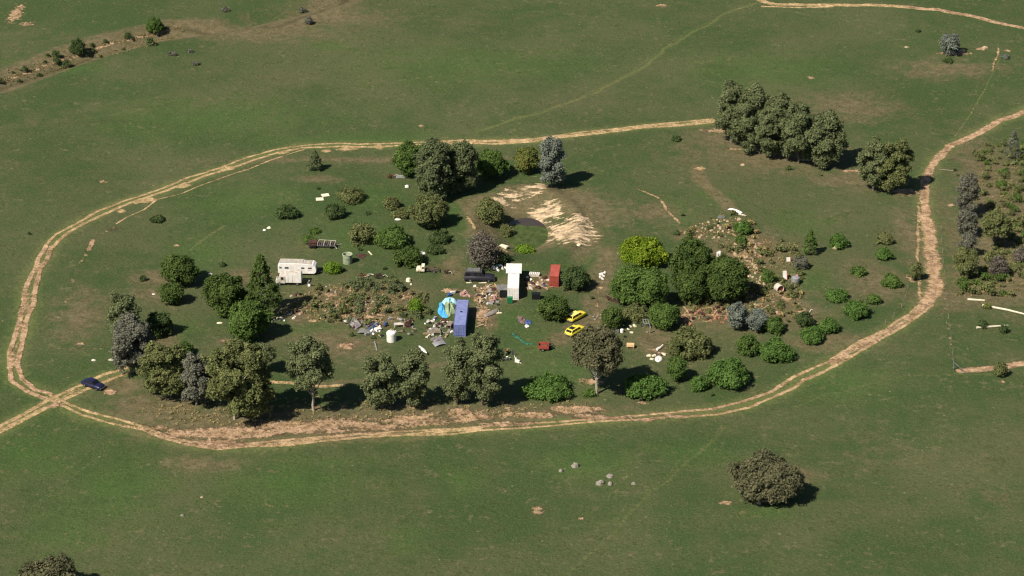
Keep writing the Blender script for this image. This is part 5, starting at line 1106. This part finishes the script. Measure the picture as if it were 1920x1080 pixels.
scatter(stones(4, .8, M['dirty'], 'scrap_lump'), spots([(900, 536), (930, 540), (932, 570), (900, 572)], 8, 5) + spots([(985, 522), (1028, 522), (1028, 540), (990, 544)], 8, 5) + spots([(800, 598), (850, 600), (846, 612), (804, 616)], 6, 5), 'pale lump of household scrap beside the containers', 'scrap', 'pale scrap lumps beside the containers', .5, 1)
scatter(stones(3, .5, M['rock'], 'field_stone'), spots([(1110, 590), (1140, 575), (1130, 625), (1118, 630)], 12, 5), 'small brown stone edging the path right of the yellow cars', 'stone', 'stones edging the path', .5, 1)

# tyres and odd coloured scrap
def tyre_proto():
    return MB().lathe([(.18, 0), (.32, .0), (.36, .08), (.36, .16), (.30, .23), (.18, .23), (.17, .1), (.18, 0)], 16).build('tyre', M['tyre'], None, True)
scatter([tyre_proto()], [(835, 606), (829, 611), (806, 606), (779, 622), (772, 628), (716, 630), (690, 628), (914, 552), (934, 572), (987, 536), (1030, 646), (1196, 606), (1172, 632), (1300, 598), (1404, 556), (690, 527), (858, 548), (648, 508)], 'black tyre lying in the scrap of the yard', 'tyre', 'old tyres in the yard', .8, 1.1, .15)
def odd(nm, mat, d):
    return [MB().box((0, 0, d[2] / 2), d, (.1 * i, .1, 0), taper=.85).box((d[0] * .3, d[1] * .2, d[2]), (d[0] * .5, d[1] * .4, d[2] * .5), (.2, .3, .4 * i)).build(nm, mat) for i in range(2)]
YARD = [(795, 598), (852, 598), (848, 634), (800, 640)]; EDGE = [(640, 598), (780, 596), (782, 626), (700, 632), (650, 616)]; MIDY = [(888, 532), (932, 530), (950, 560), (930, 580), (892, 580)]; EASTY = [(982, 520), (1032, 520), (1030, 543), (988, 545)]; LEFTE = [(508, 604), (566, 545), (580, 556), (556, 596), (520, 608)]
scatter(odd('steel_scrap', M['steel'], (.8, .5, .3)), spots(YARD, 12, 5) + spots(EDGE, 16, 6) + spots(MIDY, 8, 5), 'grey metal scrap piece in the junk of the yard', 'scrap', 'grey metal scrap in the yard', .5, 1.3, .2)
scatter(odd('white_scrap', M['white'], (.6, .45, .25)), spots(YARD, 8, 5) + spots(EDGE, 9, 6) + spots(MIDY, 6, 5) + spots(EASTY, 6, 5) + spots(LEFTE, 9, 5), 'small white scrap piece in the junk of the yard', 'scrap', 'small white scrap in the yard', .4, 1.1, .2)
scatter(odd('dark_scrap', M['rustd'], (.9, .5, .35)), spots(YARD, 10, 5) + spots(EDGE, 14, 6) + spots(MIDY, 8, 5) + spots(EASTY, 8, 5) + spots(LEFTE, 6, 5) + spots(ZR4, 10, 5), 'dark rusty scrap piece in the junk of the yard', 'scrap', 'dark rusty scrap in the yard', .5, 1.3, .2)
scatter(odd('timber_scrap', M['timber'], (.9, .3, .2)), spots(MIDY, 14, 4) + spots(EASTY, 10, 4) + spots(EDGE, 8, 6) + spots(YARD, 8, 5), 'short timber offcut in the junk of the yard', 'timber', 'short timber offcuts in the yard', .5, 1.3, .2)
